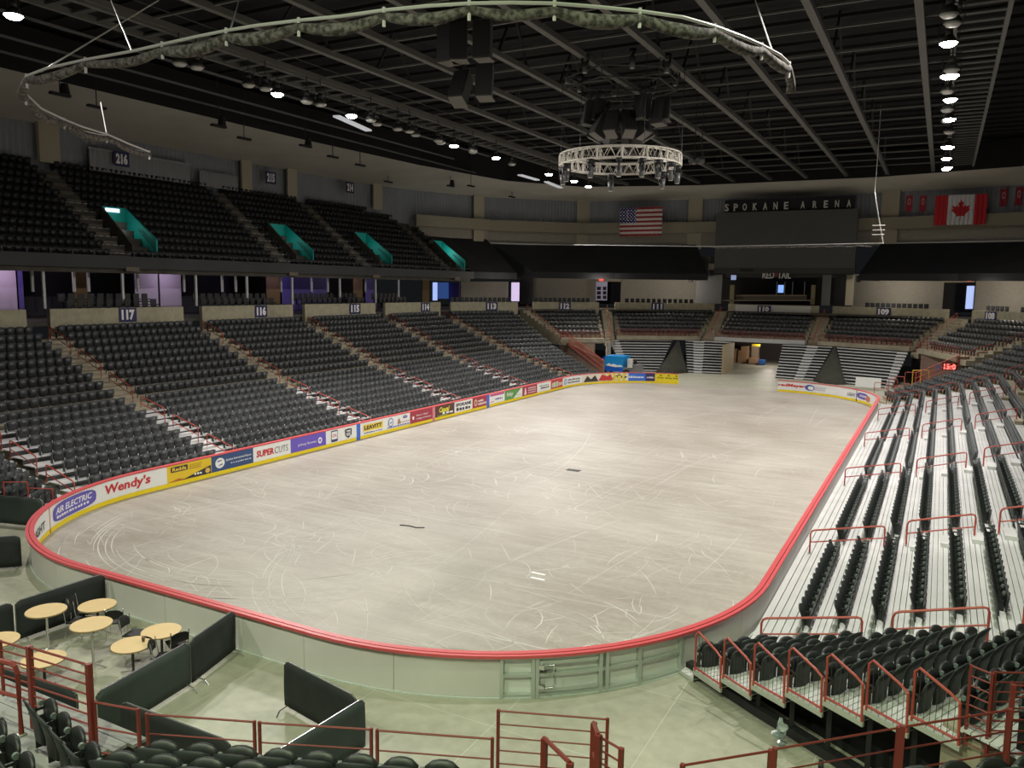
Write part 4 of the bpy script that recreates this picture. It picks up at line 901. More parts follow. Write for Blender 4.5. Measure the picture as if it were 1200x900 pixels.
def stair(nm, p0, p1, q0, q1, n=12, z0=2.9, z1=6.5):
    """concrete stair between two raised blocks: p0-p1 bottom edge, q0-q1 top edge"""
    m = MB()
    for k in range(n):
        a, b, c, d = lerp(p0, q0, k/n), lerp(p1, q1, k/n), lerp(p1, q1, (k+1)/n), lerp(p0, q0, (k+1)/n); z = z0+(z1-z0)*(k+1)/n
        m.poly([(*a, z0-.2), (*b, z0-.2), (*c, z0-.2), (*d, z0-.2)], (0, 0, z-z0+.2))
    struct('concrete_stair', m, CONC)
    for k, t in enumerate((0.02, .36, .7)):
        mid = lerp(p0, p1, .5); top = lerp(q0, q1, .5); a = lerp(mid, top, t); b = lerp(mid, top, t+.24)
        loop_rail((*a, z0+(z1-z0)*t), (*b, z0+(z1-z0)*(t+.24)), .85, 'red handrail, %s up, on the far stair %s' % (nth(k+1), nm), 'rails on the far stair '+nm)
stair('between signs 112 and 111', (-14.8, 36.3), (-15.9, 41.8), (-18.8, 44.6), (-18.2, 46.4), z0=3.0)
stair('between signs 111 and 110', (-7.6, 47.5), (-6.0, 47.6), (-7.3, 53.1), (-6.0, 53.2))
stair('between signs 110 and 109', (4.0, 47.7), (5.2, 47.7), (4.4, 53.2), (5.8, 53.2))
stair('between signs 109 and 108', (14.4, 44.2), (15.1, 42.6), (17.7, 50.0), (19.2, 48.2))
stair('between signs 113 and 112', (-18.2, 33.4), (-19.2, 33.6), (-25.0, 35.6), (-24.8, 37.4), z0=3.2)
stair('right of block 108', (18.5, 33.7), (18.9, 33.0), (26.6, 38.0), (26.8, 36.4), z0=3.2)
# retracted bleachers under the far blocks
def bleacher(label, B0, B1, T0, T1, n=12, z0=.18, z1=3.2, stair_t=None, openn=5):
    t = thing('retracted_bleachers', label, 'bleachers', (*B0, 0))
    for k in range(n):
        f0, f1 = k/n, (k+1)/n; a, b, c, d = lerp(B0, T0, f0), lerp(B1, T1, f0), lerp(B1, T1, f1), lerp(B0, T0, f1); z = z0+(z1-z0)*k/(n-1)
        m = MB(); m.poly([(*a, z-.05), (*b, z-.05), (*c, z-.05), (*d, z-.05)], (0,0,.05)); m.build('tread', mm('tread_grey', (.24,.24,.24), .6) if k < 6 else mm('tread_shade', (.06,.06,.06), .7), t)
        m = MB(); m.bar((*a, z-.02), (*b, z-.02), .06, .085); m.build('nosing', mm('nosing', (.72,.73,.74), .4, .3), t)
        m = MB(); e = .12; g0, g1 = lerp(a, d, e), lerp(b, c, e); m.poly([(*g0, z-.26), (*g1, z-.26), (*g1, z-.05), (*g0, z-.05)], (0, .02, 0)); m.build('riser', mm('riser_black', (.02,.02,.022), .7), t)
        if stair_t:
            s0, s1 = lerp(a, b, stair_t[0]), lerp(a, b, stair_t[1]); dx_, dy_ = (a[0]-d[0])*.3, (a[1]-d[1])*.3
            m = MB(); m.poly([(s0[0]+dx_, s0[1]+dy_, z-.14), (s1[0]+dx_, s1[1]+dy_, z-.14), (*s1, z-.14), (*s0, z-.14)], (0,0,.1)); m.build('step', WHITE, t)
            m = MB(); m.poly([(*s0, z-.24), (*s1, z-.24), (*s1, z), (*s0, z)], (-.02*0, -.03, 0)); m.build('step_riser', mm('step_grey', (.33,.33,.33), .6), t)
    return t
bleacher('folded-in white bleachers under sign 111, behind the blue machine', (-13.8, 39.2), (-10.3, 40.6), (-16.9, 42.0), (-10.4, 46.2), stair_t=(0.0, .16))
bleacher('folded-in white bleachers just left of the tunnel', (-7.4, 42.0), (-3.7, 42.4), (-9.2, 46.9), (-3.9, 47.2), stair_t=(.18, .42))
bleacher('folded-in white bleachers just right of the tunnel', (1.9, 42.2), (5.8, 41.8), (1.7, 47.2), (6.9, 47.0), stair_t=(.5, .72))
bleacher('folded-in white bleachers under sign 109, behind the white board', (8.9, 40.6), (13.1, 39.0), (7.2, 46.6), (14.2, 43.6), stair_t=(.86, 1.0))
def drape(label, base, apex, side):
    mb = MB(); n = len(base)*4; pts = []
    for i in range(n+1):
        t = i/n*(len(base)-1); j = min(int(t), len(base)-2); p = lerp(base[j], base[j+1], t-j); w = .18*math.sin(i*2.1)
        pts.append((p[0]+w*.3, p[1]-abs(w)))
    rows = 6; vs = []
    for r in range(rows+1):
        f = r/rows; g = f**.85
        for p in pts: vs.append((p[0]+(apex[0]-p[0])*g, p[1]+(apex[1]-p[1])*g, .02+apex[2]*f))
    m = n+1; mb.add(vs, [(r*m+i, r*m+i+1, (r+1)*m+i+1, (r+1)*m+i) for r in range(rows) for i in range(n)])
    o = mb.build('corner_drape', OLIVE, None, True); tag(o, label, 'drape'); so = o.modifiers.new('thick', 'SOLIDIFY'); so.thickness = .03
drape('dark olive tent-shaped drape between the left far bleachers', [(-10.5, 40.3), (-9.6, 39.2), (-8.2, 39.8), (-7.2, 41.6)], (-9.8, 46.3, 3.35), 1)
drape('dark olive tent-shaped drape between the right far bleachers', [(5.7, 41.5), (6.6, 39.9), (8.2, 39.4), (9.3, 40.5)], (7.05, 46.7, 3.35), 1)
# tunnel under block 110
TUN = mm('tunnel_wall', (.16,.14,.14), .85); m = MB(); m.box(-9.4, -9.2, 47.8, 66, 0, 3.15); m.box(-9.3, -3.9, 47.5, 47.7, 0, 3.15); m.box(1.9, 2.1, 47.6, 66, 0, 3.25); m.box(-9.2, 3, 65.5, 65.7, 0, 3.15); struct('wall_tunnel', m, TUN)
m = MB(); m.box(-9.3, 3.8, 48.2, 66, 3.2, 3.4); struct('ceiling_tunnel', m, mm('tunnel_ceiling', (.10,.10,.11), .9))
m = MB(); m.box(-3.75, -3.55, 42.2, 47, 0, 3.2); tag(m.build('door_jamb_board', mm('timber_post', (.30,.24,.14), .7)), 'tall tan board at the left edge of the tunnel mouth', 'board')
CARD = mm('cardboard', (.36,.22,.12), .85, noise=.15, nscale=3)
def crate(label, u0, u1, v0, v1, y, d, m_, name='cardboard_box'):
    a, b = at(u0, v1, y=y), at(u1, v0, y=y); m = MB(); m.box(a.x, b.x, y, y+d, max(0, a.z), b.z)
    o = m.build(name, m_); md = o.modifiers.new('b', 'BEVEL'); md.width = .03; md.segments = 1; tag(o, label, 'box'); return o
YB_ = 57
crate('tall brown wrapped crate at the left in the tunnel', 857, 863, 409, 425.6, YB_, 1.2, CARD)
crate('large brown box in the middle of the tunnel', 864, 876, 411, 425.8, YB_, 1.4, CARD)
crate('brown box standing on top of the middle box', 868, 876, 406, 411, YB_+.1, 1.2, CARD)
crate('low brown box right of the big one in the tunnel', 877, 887.5, 420, 426, YB_-.6, 1.2, CARD)
crate('light brown pallet load at the back right of the tunnel', 880, 889, 404, 420, YB_+1.6, 1, mm('pale_card', (.42,.34,.24), .85))
crate('small blue tub on the tunnel floor', 888.5, 896, 421.8, 427, YB_-1.2, .8, mm('blue_tub', (.03,.12,.40), .5), 'blue_tub')
m = MB(); a = at(881, 403, y=50); b = at(891, 406, y=50); m.box(a.x, b.x, 50, 50.06, b.z, a.z); tag(m.build('yellow_sign', mm('yellow_sign', (.7,.5,.02), .5)), 'small yellow sign hanging inside the tunnel mouth', 'sign')
m = MB(); m.box(.35, .55, 55, 55.2, 0, 3.15); tag(m.build('tunnel_pole', BLACK), 'dark upright pole inside the tunnel', 'pole')
point(-1, 55, 2.7, 260, (1,.88,.78)); point(-1, 49.5, 2.8, 70, (1,.9,.8))
# left far opening under block 112 with its red fenced side
PINK = mm('masonry_brown', (.30,.20,.16), .85, noise=.12, nscale=2)
m = MB(); m.poly([(-12.9, 31.0, 0), (-18.9, 34.4, 0), (-18.9, 34.4, 3.25), (-12.9, 31.0, 1.9)], (0, .15, 0)); struct('wall_opening', m, PINK)
m = MB(); m.bar((-20.5, 36.6, 1.6), (-16.8, 38.0, 1.6), .2, 3.2); struct('wall_opening', m, mm('masonry_grey', (.22,.17,.14), .85))
m = MB(); m.box(-18.3, -17.7, 37.1, 37.4, 0, 2.2); struct('door_1', m, mm('door_brown', (.30,.22,.16), .7))
m = MB(); m.disc((-14.9, 37.2, 0), .28, 3.2, 14); tag(m.build('round_column', mm('column_grey', (.35,.34,.31), .8)), 'pale round column right of the far left opening', 'column')
point(-16.5, 36.0, 2.7, 60, (1,.85,.7))
def slope_fence(label, a, b, za, zb, h):
    t = thing('side_fence', label, 'fence', (*a, za)); m = MB(); m.tube([(*a, za+h), (*b, zb+h)], .04, 5); m.tube([(*a, za+h*.5), (*b, zb+h*.5)], .03, 5); m.tube([(*a, za+.05), (*b, zb+.05)], .03, 5); m.build('rails', RED, t)
    L = math.hypot(b[0]-a[0], b[1]-a[1]); n = int(L/.16); m = MB()
    for i in range(n+1): p = lerp(a, b, i/n); z = za+(zb-za)*i/n; m.box(p[0]-.013, p[0]+.013, p[1]-.013, p[1]+.013, z, z+h)
    m.build('pickets', RED, t)['kind'] = 'stuff'
slope_fence('red picket fence sloping down beside the far left opening', (-18.9, 34.3), (-13.0, 30.9), 3.3, .75, 1.15)
slope_fence('red picket fence sloping down beside the far right opening', (18.6, 33.9), (15.2, 31.4), 3.0, 1.4, .9)
m = MB(); m.bar((15.4, 42.7, 1.6), (18.9, 40.4, 1.6), .2, 3.2); struct('wall_opening', m, PINK)
m = MB(); m.bar((14.6, 44.6, 1.6), (15.6, 43.1, 1.6), .2, 3.2); struct('wall_opening', m, mm('dark_gap', (.015,.015,.015), .9))
# red digits display and neighbours in the far right opening
a, b = at(1106, 426, y=39.5), at(1120, 433.5, y=39.5); t = thing('digit_display', 'glowing red numeral display in the far right opening', 'display', (a.x, 39.5, b.z))
m = MB(); m.box(a.x-.1, b.x+.1, 39.5, 39.6, b.z-.08, a.z+.08); m.build('case', BLACK, t)
letters('digits', '15:0', mm('led_red', (1,.12,.1), .5, 0, 3), t, (a.x, 39.48, b.z), (1,0,0), (0,0,1), b.x-a.x, a.z-b.z, .05)
a, b = at(1097, 427, y=39.6), at(1102, 435, y=39.6); m = MB(); m.box(a.x, b.x, 39.6, 39.65, b.z, a.z); tag(m.build('poster', mm('poster_blue', (.25,.28,.5), .6)), 'small bluish poster left of the red digits', 'poster')
yr = thing('yellow_rail', 'short yellow railing beside the far right opening', 'railing', (14.8, 36.5, 0)); m = MB()
p, q = at(1070, 434, y=36.5), at(1089, 434, y=36.5); m.tube([(p.x, 36.5, .3), (p.x, 36.5, p.z), (q.x, 36.5, q.z), (q.x, 36.5, .3)], .05, 6); m.tube([(p.x*.5+q.x*.5, 36.5, .3), (p.x*.5+q.x*.5, 36.5, p.z)], .05, 6); m.build('bars', mm('safety_yellow', (.8,.48,.02), .5), yr)
for i, (u0, v0, u1, v1) in enumerate(((1049, 441, 1060, 441), (1061, 436, 1074, 435), (1025, 448, 1040, 447), (1042, 444, 1052, 443))):
    p, q = at(u0, v0, y=32.6), at(u1, v1, y=32.6); loop_rail((p.x, 32.6, .2), (q.x, 32.6, .2), max(.6, p.z-.2), 'small red hoop rail behind the far right board corner, %s' % ['second from the right','rightmost','leftmost','second from the left'][i], 'rails behind the far right corner')
a, b = at(1003, 441.5, y=37), at(1032, 458, y=37); m = MB(); m.poly([(a.x, 36.8, .25), (b.x, 36.6, .25), (b.x, 36.9, a.z), (a.x, 37.1, a.z)], (0, .08, 0)); tag(m.build('white_board', mm('board_plain', (.6,.61,.58), .6)), 'plain white board standing before the far right bleachers', 'board')
# the blue ice resurfacing machine
za = at(704, 437, y=34.2); zb = at(750, 437, y=34.2)
t = thing('ice_resurfacer', 'blue ice resurfacing machine parked behind the far left boards', 'vehicle', (za.x, 34.2, 0)); X0 = za.x; W = zb.x-za.x; Y0, Y1 = 33.2, 35.2
def zb_(f): return X0+W*f
m = MB(); m.poly([(zb_(.18), Y0, .55), (zb_(.66), Y0, .55), (zb_(.66), Y0, 2.15), (zb_(.20), Y0, 2.15), (zb_(.18), Y0, 1.9)], (0, 2, 0)); m.build('snow_tank', mm('machine_blue', (.01,.28,.70), .35), t)
m = MB(); m.poly([(zb_(0), Y0, .5), (zb_(.19), Y0, .5), (zb_(.19), Y0, 2.1), (zb_(.05), Y0, 1.75), (zb_(0), Y0, 1.4)], (0, 2, 0)); m.build('front_scoop', mm('machine_indigo', (.03,.04,.30), .4), t)
m = MB(); m.poly([(zb_(.15), Y0-.02, .55), (zb_(.66), Y0-.02, .55), (zb_(.66), Y0-.02, .95), (zb_(.15), Y0-.02, 1.05)], (0, .02, 0)); m.build('stripe', mm('machine_deep_blue', (.01,.10,.55), .35), t)
m = MB(); v = [(zb_(.22), 1.15), (zb_(.3), 1.4), (zb_(.34), 1.25), (zb_(.42), 1.35), (zb_(.5), 1.2), (zb_(.6), 1.25), (zb_(.65), 1.1), (zb_(.45), 1.02)]; m.poly([(x, Y0-.03, z) for x, z in v], (0, .02, 0)); m.build('mountain_graphic', WTXT, t)
m = MB(); m.box(zb_(.66), zb_(1.0), Y0, Y1, .5, 1.05); m.box(zb_(.9), zb_(1.0), Y0+.1, Y1-.1, 1.05, 1.35); m.build('rear_body', mm('machine_grey', (.18,.18,.19), .5), t)
m = MB(); m.box(zb_(.78), zb_(.88), Y0+.7, Y1-.7, 1.05, 1.2); m.box(zb_(.86), zb_(.89), Y0+.7, Y1-.7, 1.2, 1.75); m.build('driver_seat', BLACK, t)
m = MB(); m.tube([(zb_(.68), Y0+1, 1.05), (zb_(.72), Y0+1, 1.6)], .03, 6); m.disc((zb_(.72), Y0+1, 1.6), .2, .03, 14, (.5,0,1)); m.build('steering_wheel', BLACK, t)
m = MB(); m.disc((zb_(.82), Y0+.1, 1.05), .28, .9, 12, (0,0,1)); m.build('water_tank', mm('tank_white', (.6,.6,.56), .5), t)
for f in (.13, .74):
    for y in (Y0-.02, Y1-.25): m = MB(); m.disc((zb_(f), y, .42), .42, .28, 18, (0,1,0)); w_ = m.build('wheel', BLACK, t); m = MB(); m.disc((zb_(f), y-.02, .42), .2, .32, 12, (0,1,0)); m.build('hub', CHROME, w_)
# ================================================================ far end: walls of the concourse, bar suite, screen, flags
def fy(u, v, y): return at(u, v, y=y)
def panel(name, u0, v0, u1, v1, y, d, m_, y1=None, kind='structure'):
    y1 = y if y1 is None else y1; a, b = at(u0, v1, y=y), at(u1, v1, y=y1); c, e = at(u0, v0, y=y), at(u1, v0, y=y1); mb = MB()
    mb.poly([tuple(a), tuple(b), (b.x, b.y, e.z), (a.x, a.y, c.z)], (0, d, 0)); o = mb.build(name, m_)
    if kind: o['kind'] = kind
    return o
panel('wall_far_panel', 540, 330, 594, 356, 40, .3, ACOU, 44); panel('wall_far_panel', 624, 322, 698, 355, 52, .3, ACOU, 56); panel('wall_far_panel', 727, 322, 815, 356, 56, .3, ACOU, 57.5)
panel('wall_far_panel', 998, 321, 1104, 362, 57, .3, ACOU, 54); panel('wall_far_panel', 1141, 321, 1215, 366, 52.5, .3, ACOU, 48)
panel('wall_far_beam', 598, 322, 624, 330, 51.5, .4, mm('beam_brown', (.2,.19,.16), .8)); panel('wall_far_beam', 698, 322, 727, 330, 55.4, .3, COL); panel('wall_far_beam', 1104, 321, 1142, 331, 53.4, .3, COL)
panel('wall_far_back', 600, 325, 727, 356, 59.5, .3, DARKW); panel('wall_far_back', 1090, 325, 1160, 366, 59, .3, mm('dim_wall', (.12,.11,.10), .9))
panel('trim_post', 598, 313, 615, 320, 47, .5, COL)
panel('wall_side_return', 609, 326, 624, 356, 50.5, .3, mm('return_grey', (.11,.105,.10), .9)); panel('wall_side_return', 815, 300, 845, 356, 54, .3, mm('return_grey2', (.15,.15,.15), .9)); panel('wall_side_return', 962, 322, 972, 358, 54, .3, mm('return_grey2', (.15,.15,.15)))
panel('wall_side_return', 990, 322, 999, 358, 54, .3, COL); panel('trim_post', 830, 309, 844, 316, 52.5, .4, COL)
LITB = mm('daylit_glass', (.42,.55,1), .5, 0, .85); LITP = mm('daylit_pink', (.75,.6,.9), .5, 0, .7)
def litpane(label, u0, v0, u1, v1, y, m_, cat='doorway', name='lit_doorway'):
    o = panel(name, u0, v0, u1, v1, y, .1, m_, kind=None); tag(o, label, cat)
litpane('bright bluish doorway left of the block 113 sign', 507, 331, 512, 352, 38, LITB); litpane('blue lit glazing right of the first bright doorway', 513, 331, 525, 350, 38, mm('glass_blue', (.06,.14,.45), .4, 0, .35), 'glazing', 'lit_glazing')
m_ = mm('violet_wall', (.1,.07,.3)); panel('wall_panel', 525, 331, 538, 356, 38.5, .1, m_)
litpane('tall bright pink and blue doorway above sign 113, right end', 599, 331, 608, 353, 44, LITP)
litpane('bright pale blue doorway above sign 108, left side', 1131, 335, 1140, 362, 54, mm('daylit_pale', (.45,.58,1), .5, 0, .7))
mn = thing('menu_panel', 'white wall panel with dark picture squares above sign 112, right end', 'panel', tuple(at(706, 352, y=55)))
panelm = panel('panel_face', 698, 330, 711, 352, 55, .1, mm('panel_lilac', (.50,.47,.62), .5, 0, .12), kind=None); panelm.parent = mn; panelm.matrix_parent_inverse = Matrix.Translation(-Vector(mn.location)); 
for r in range(3):
    for c in range(2):
        o = panel('picture', 699.5+c*7, 336+r*5.2, 704+c*6.4, 340+r*5.2, 54.9, .04, BLACK, kind=None); o.parent = mn; o.matrix_parent_inverse = Matrix.Translation(-Vector(mn.location))
for i, (u, v, w) in enumerate(((704.5, 327.5, 'above sign 112'), (859, 317.5, 'left of the bar sign'), (920, 317, 'right over the bar sign'), (982, 317, 'right of the bar'), (1136, 328, 'above the pale blue doorway'))):
    a = at(u-2.4, v+1.6, y=52.2); b = at(u+2.4, v-1.6, y=52.2); m = MB(); m.box(a.x, b.x, 52.2, 52.3, a.z, b.z); tag(m.build('exit_sign', mm('exit_red', (1,.08,.06))), 'small glowing red exit sign '+w, 'sign')
# bar suite
panel('wall_bar_back', 845, 316, 965, 358, 60, .2, mm('bar_dark', (.02,.018,.016), .8)); panel('ceiling_bar', 845, 318, 992, 325, 54.2, 5, mm('bar_soffit', (.05,.048,.042), .8)); panel('wall_bar_side', 972, 322, 990, 358, 56, .2, BLACK)
bar = thing('bar_counter', 'long wooden bar front of the suite behind the 110 block', 'bar counter', tuple(at(905, 355, y=54.4)))
def child(o, t): o.parent = t; o.matrix_parent_inverse = Matrix.Translation(-Vector(t.location)); return o
child(panel('counter_front', 862, 347, 945, 351.5, 54.8, .3, mm('bar_front', (.10,.085,.06), .7), kind=None), bar); child(panel('counter_top', 862, 345.5, 945, 347, 54.7, .6, mm('bar_top', (.22,.17,.10), .5), kind=None), bar)
child(panel('foot_rail', 845, 351.5, 955, 352.6, 54.3, .06, mm('rail_tan', (.28,.24,.17), .5), kind=None), bar)
for u in (857, 952): panel('pilaster', u-2.5, 334, u+2.5, 357, 54.3, .3, mm('post_olive', (.22,.19,.10), .8))
for i, u in enumerate((909.5, 919, 928, 942)):
    o = panel('frame_post', u-.5, 330, u+.5, 350, 55.5, .06, mm('post_light', (.25,.26,.28), .5), kind=None); tag(o, '%s thin upright frame post in the bar suite, from the left' % nth(i+1), 'post')
o = panel('television', 911.5, 334, 918, 343, 56, .06, mm('screen_glow', (.25,.45,1), .5, 0, .9), kind=None); tag(o, 'glowing pale blue screen inside the bar suite', 'television')
o = panel('television', 856.5, 322.5, 862.5, 328, 54, .06, mm('screen_glow2', (.4,.5,.8), .5, 0, .4), kind=None); tag(o, 'small pale screen at the left end of the bar suite', 'television')
a, b = at(893.5, 326.3, y=53.2), at(927, 318.5, y=53.2)
rsn = thing('bar_sign', 'white channel letter sign over the bar suite, reading RED TAIL', 'sign', (a.x, 53.2, a.z))
letters('lettering', 'RED', WTXT, rsn, (a.x, 53.2, a.z), (1,0,0), (0,0,1), (b.x-a.x)*.42, b.z-a.z, .02, 0, 1, 0, .1); letters('lettering', 'TAIL', WTXT, rsn, (a.x+(b.x-a.x)*.54, 53.2, a.z), (1,0,0), (0,0,1), (b.x-a.x)*.46, b.z-a.z, .02, 0, 1, 0, .1)
m = MB(); cx_ = a.x+(b.x-a.x)*.48; m.poly([(cx_-.22, 53.15, a.z+.3), (cx_+.22, 53.15, a.z+.3), (cx_+.05, 53.15, b.z+.25)], (0,.08,0)); m.build('feather_emblem', mm('emblem_red', (.4,.05,.04), .5), rsn)
# dark display screen and its letters
a, b = at(837, 309, y=51.6), at(1006, 246, y=51.6); X0s, X1s = a.x, b.x
sn = thing('display_screen', 'large blank dark grey screen on the far wall', 'screen', (0, 51.6, 11.4)); ztop = at(920, 247, y=51.6).z
m = MB(); m.box(X0s, X1s, 51.6, 52.4, 11.7, ztop); m.build('screen_face', mm('screen_grey', (.085,.085,.085), .6, noise=.05, nscale=.5), sn)
m = MB(); m.box(X0s-.05, X1s+.05, 51.7, 52.5, 11.1, 11.7); m.build('lower_trim', mm('screen_trim', (.05,.05,.05), .7), sn); m = MB(); m.box(X0s+3, X0s+4.6, 51.65, 51.8, 11.25, 11.6); m.build('vent', BLACK, sn)
panel('wall_screen_surround', 832, 300, 846, 322, 53, .2, mm('surround', (.06,.06,.06), .9)); panel('trim_bar_header', 845, 312, 1000, 320, 53.6, .5, mm('header_grey', (.09,.09,.085), .8))
us = (852, 862.5, 873, 885, 897, 909, 921.5, 941, 955, 968, 981, 995)
for i, (ch, u) in enumerate(zip('SPOKANEARENA', us)):
    v = 243.5-(u-850)*.036; p = at(u-2.6, v+4.3, y=51.8); q = at(u+2.6, v-4.3, y=51.8)
    t = thing('sign_letter', 'raised pale letter %s, %s letter of the name sign above the screen' % (ch, nth(i+1)), 'letter', (p.x, 51.8, p.z), 0)
    letters('letter_face', ch, mm('letter_cream', (.62,.61,.56), .6), t, (p.x, 51.8, p.z), (1,0,0), (0,0,1), q.x-p.x, q.z-p.z, .02, 0, 1, 0, .2)
m = MB(); m.box(X0s+.8, X1s-.4, 52.1, 52.3, ztop, ztop+1.5); struct('trim_letter_backing', m, mm('backing', (.02,.02,.025), .8))
def wav(name, u0, v0, u1, v1, y, fcol, label, nx=40, nz=30, wave=.06, extra=None):
    """hanging cloth with real folds; colours assigned per face"""
    a, b = at(u0, v1, y=y), at(u1, v0, y=y); z1 = b.z; z0 = a.z; me = bpy.data.meshes.new(name); vs = []; fs = []; mats = []; ix = {}
    for j in range(nz+1):
        for i in range(nx+1): x = a.x+(b.x-a.x)*i/nx; vs.append((x-a.x, wave*math.sin(i*.9+.6*math.sin(j*.3))*(1-j/nz*.5), (z1-z0)*j/nz))
    mi = []
    for j in range(nz):
        for i in range(nx):
            c = fcol((i+.5)/nx, (j+.5)/nz); fs.append((j*(nx+1)+i, j*(nx+1)+i+1, (j+1)*(nx+1)+i+1, (j+1)*(nx+1)+i))
            if c not in ix: ix[c] = len(mats); mats.append(c)
            mi.append(ix[c])
    me.from_pydata(vs, [], fs)
    for c in mats: me.materials.append(mm('cloth_%d_%d_%d' % tuple(int(q*99) for q in c), c, .8))
    me.polygons.foreach_set('material_index', mi); me.polygons.foreach_set('use_smooth', [True]*len(fs)); return me, (a.x, y, z0)
def usf(x, y):
    if x < .4 and y > .46:
        fx, fz = x/.4*11, (y-.46)/.54*9; return (.7,.7,.72) if (int(fx)+int(fz)) % 2 == 0 and abs(fx % 1-.5) < .3 and abs(fz % 1-.5) < .3 else (.02,.025,.12)
    return (.30,.03,.04) if int((1-y)*13) % 2 == 0 else (.6,.58,.55)
me, l = wav('flag_cloth', 726, 242, 776.5, 277, 50.6, usf, '', 66, 52); t = thing('hanging_flag', 'red white and blue striped flag with stars on the far wall', 'flag', l); put('flag_cloth', me, t)
def leaf(x, y):
    P = [(0,-1),(.06,-.45),(.5,-.55),(.42,-.35),(.95,.1),(.8,.2),(.88,.5),(.5,.42),(.42,.6),(.2,.35),(.3,.85),(.14,.78),(0,1.1)]
    P = P+[(-a, b) for a, b in reversed(P[:-1])]; c = False; j = len(P)-1
    for i in range(len(P)):
        if (P[i][1] > y) != (P[j][1] > y) and x < (P[j][0]-P[i][0])*(y-P[i][1])/(P[j][1]-P[i][1])+P[i][0]: c = not c
        j = i
    return c
def caf(x, y):
    if x < .245 or x > .765: return (.52,.02,.03)
    return (.52,.02,.03) if leaf((x-.505)/.19, (y-.46)/.36) else (.62,.62,.64)
me, l = wav('flag_cloth', 1094, 227, 1158, 264, 51.4, caf, '', 84, 56); t = thing('hanging_flag', 'large red and white maple leaf flag on the far wall', 'flag', l); put('flag_cloth', me, t)
def baf(x, y):
    d = math.hypot((x-.5)*.9, (y-.62)); return (.55,.5,.5) if .13 < d < .2 else (.33,.02,.04)
for i, (u0, v0, u1, v1, w) in enumerate(((1061, 229, 1070, 248, 'leftmost'), (1077, 229, 1086, 248, 'second, just left of the leaf flag'), (1171, 221, 1181, 242, 'third, right of the leaf flag'), (1189, 219, 1199, 241, 'rightmost, at the photo edge'))):
    me, l = wav('banner_cloth', u0, v0, u1, v1, 52.6, baf, '', 14, 24, .03); t = thing('pennant', 'small dark red banner with a pale ring, %s' % w, 'banner', l, 0); put('banner_cloth', me, t)
# ================================================================ rigging over the rink
ZN = 14.6
npx = [(175,178),(150,168),(125,157),(98,149),(75,140),(48,127),(30,110),(25,99),(31,89),(55,80),(100,70),(155,60),(190,52),(230,43),(265,36),(300,30),(350,24),(400,19),(450,12),(500,7),(550,4),(600,3),(650,4),(700,8),(750,13),(800,20),(838,31),(870,43),(893,53),(915,65),(925,75),(928,88)]
NP = [at(u, v, z=ZN) for u, v in npx]
nt_ = thing('netting_rig', 'raised safety netting bundled along a curved white pipe above the near end', 'netting', tuple(NP[20]))
m = MB(); m.tube(NP, .035, 6); m.build('curved_pipe', PIPE, nt_)
m = MB(); path = []; rad = []; rnd = random.Random(3)
for i in range(0, len(NP)-1, 2):
    a, b = NP[i], NP[min(i+2, len(NP)-1)]
    mid_ = NP[i+1]
    for k in range(6):
        t = k/6; p = (a.lerp(mid_, t*2) if t < .5 else mid_.lerp(b, t*2-1)) if b != mid_ else a.lerp(b, t); sag = math.sin(math.pi*t); w = .10+.08*((i*7) % 5)/5
        path.append(p-Vector((0,0,.05+w*.6+.13*sag))); rad.append(.055+(w*.6)*(.4+.6*sag))
path.append(NP[-1]-Vector((0,0,.4))); rad.append(.12); m.tube(path, rad, 8); netm = bpy.data.materials.new('net_bundle'); netm.use_nodes = True
N = netm.node_tree.nodes; L = netm.node_tree.links; b_ = N['Principled BSDF']; w1 = N.new('ShaderNodeTexNoise'); w1.inputs['Scale'].default_value = 9; w1.inputs['Detail'].default_value = 6; r_ = N.new('ShaderNodeValToRGB')
r_.color_ramp.elements[0].position = .4; r_.color_ramp.elements[0].color = (.04,.036,.032,1); r_.color_ramp.elements[1].position = .62; r_.color_ramp.elements[1].color = (.19,.175,.155,1); L.new(w1.outputs['Fac'], r_.inputs['Fac']); L.new(r_.outputs['Color'], b_.inputs['Base Color']); b_.inputs['Roughness'].default_value = .9
tcn = N.new('ShaderNodeTexCoord'); L.new(tcn.outputs['Object'], w1.inputs['Vector'])
m.build('net_bundle', netm, nt_, True)
for i in range(0, len(NP), 2):
    m = MB(); p = NP[i]; m.tube([p+Vector((0,0,.06)), p-Vector((0,0,.32))], .035, 5); m.build('tie_strap', mm('strap_white', (.7,.7,.66), .6), nt_)
for (u, v), (pu, pv) in (((130,0),(155,60)), ((186,0),(48,84)), ((280,0),(270,35)), ((885,0),(905,60)), ((118,120),(125,157))):
    a = at(u, v, z=19.5 if (u,v) != (118,120) else 16.2); b = at(pu, pv, z=ZN); m = MB(); m.tube([b, a], .022, 5); m.build('hanger_cable', PIPE, nt_)
# far net pipe
a, b, c = at(673, 287, y=30.5), at(835, 289, y=30.5), at(1035, 285, y=30.5); fnr = thing('netting_rig', 'thin far net pipe hanging in front of the screen', 'netting', tuple(b))
m = MB(); m.tube([a, b, c], .04, 5); m.build('pipe', mm('pipe_dim', (.35,.35,.33), .6), fnr)
m = MB(); m.tube([b+Vector((k*.5, 0, -.05-.10*abs(math.sin(k)))) for k in range(0, 28)], .05, 5); m.build('net_bundle', netm, fnr)
m = MB(); p = at(1028, 190, y=30.5); q = at(1025, 225, y=30.5); m.tube([c, at(1031, 262, y=30.5), q, p, (p.x, p.y, 24.42)], .03, 5); m.build('hanger_cable', PIPE, fnr)
m = MB(); p, q = at(1022, 275, y=30.5), at(1037, 264, y=30.5)
for z in (p.z, q.z, (p.z+q.z)/2): m.tube([(p.x, 30.5, z), (q.x, 30.5, z)], .04, 5)
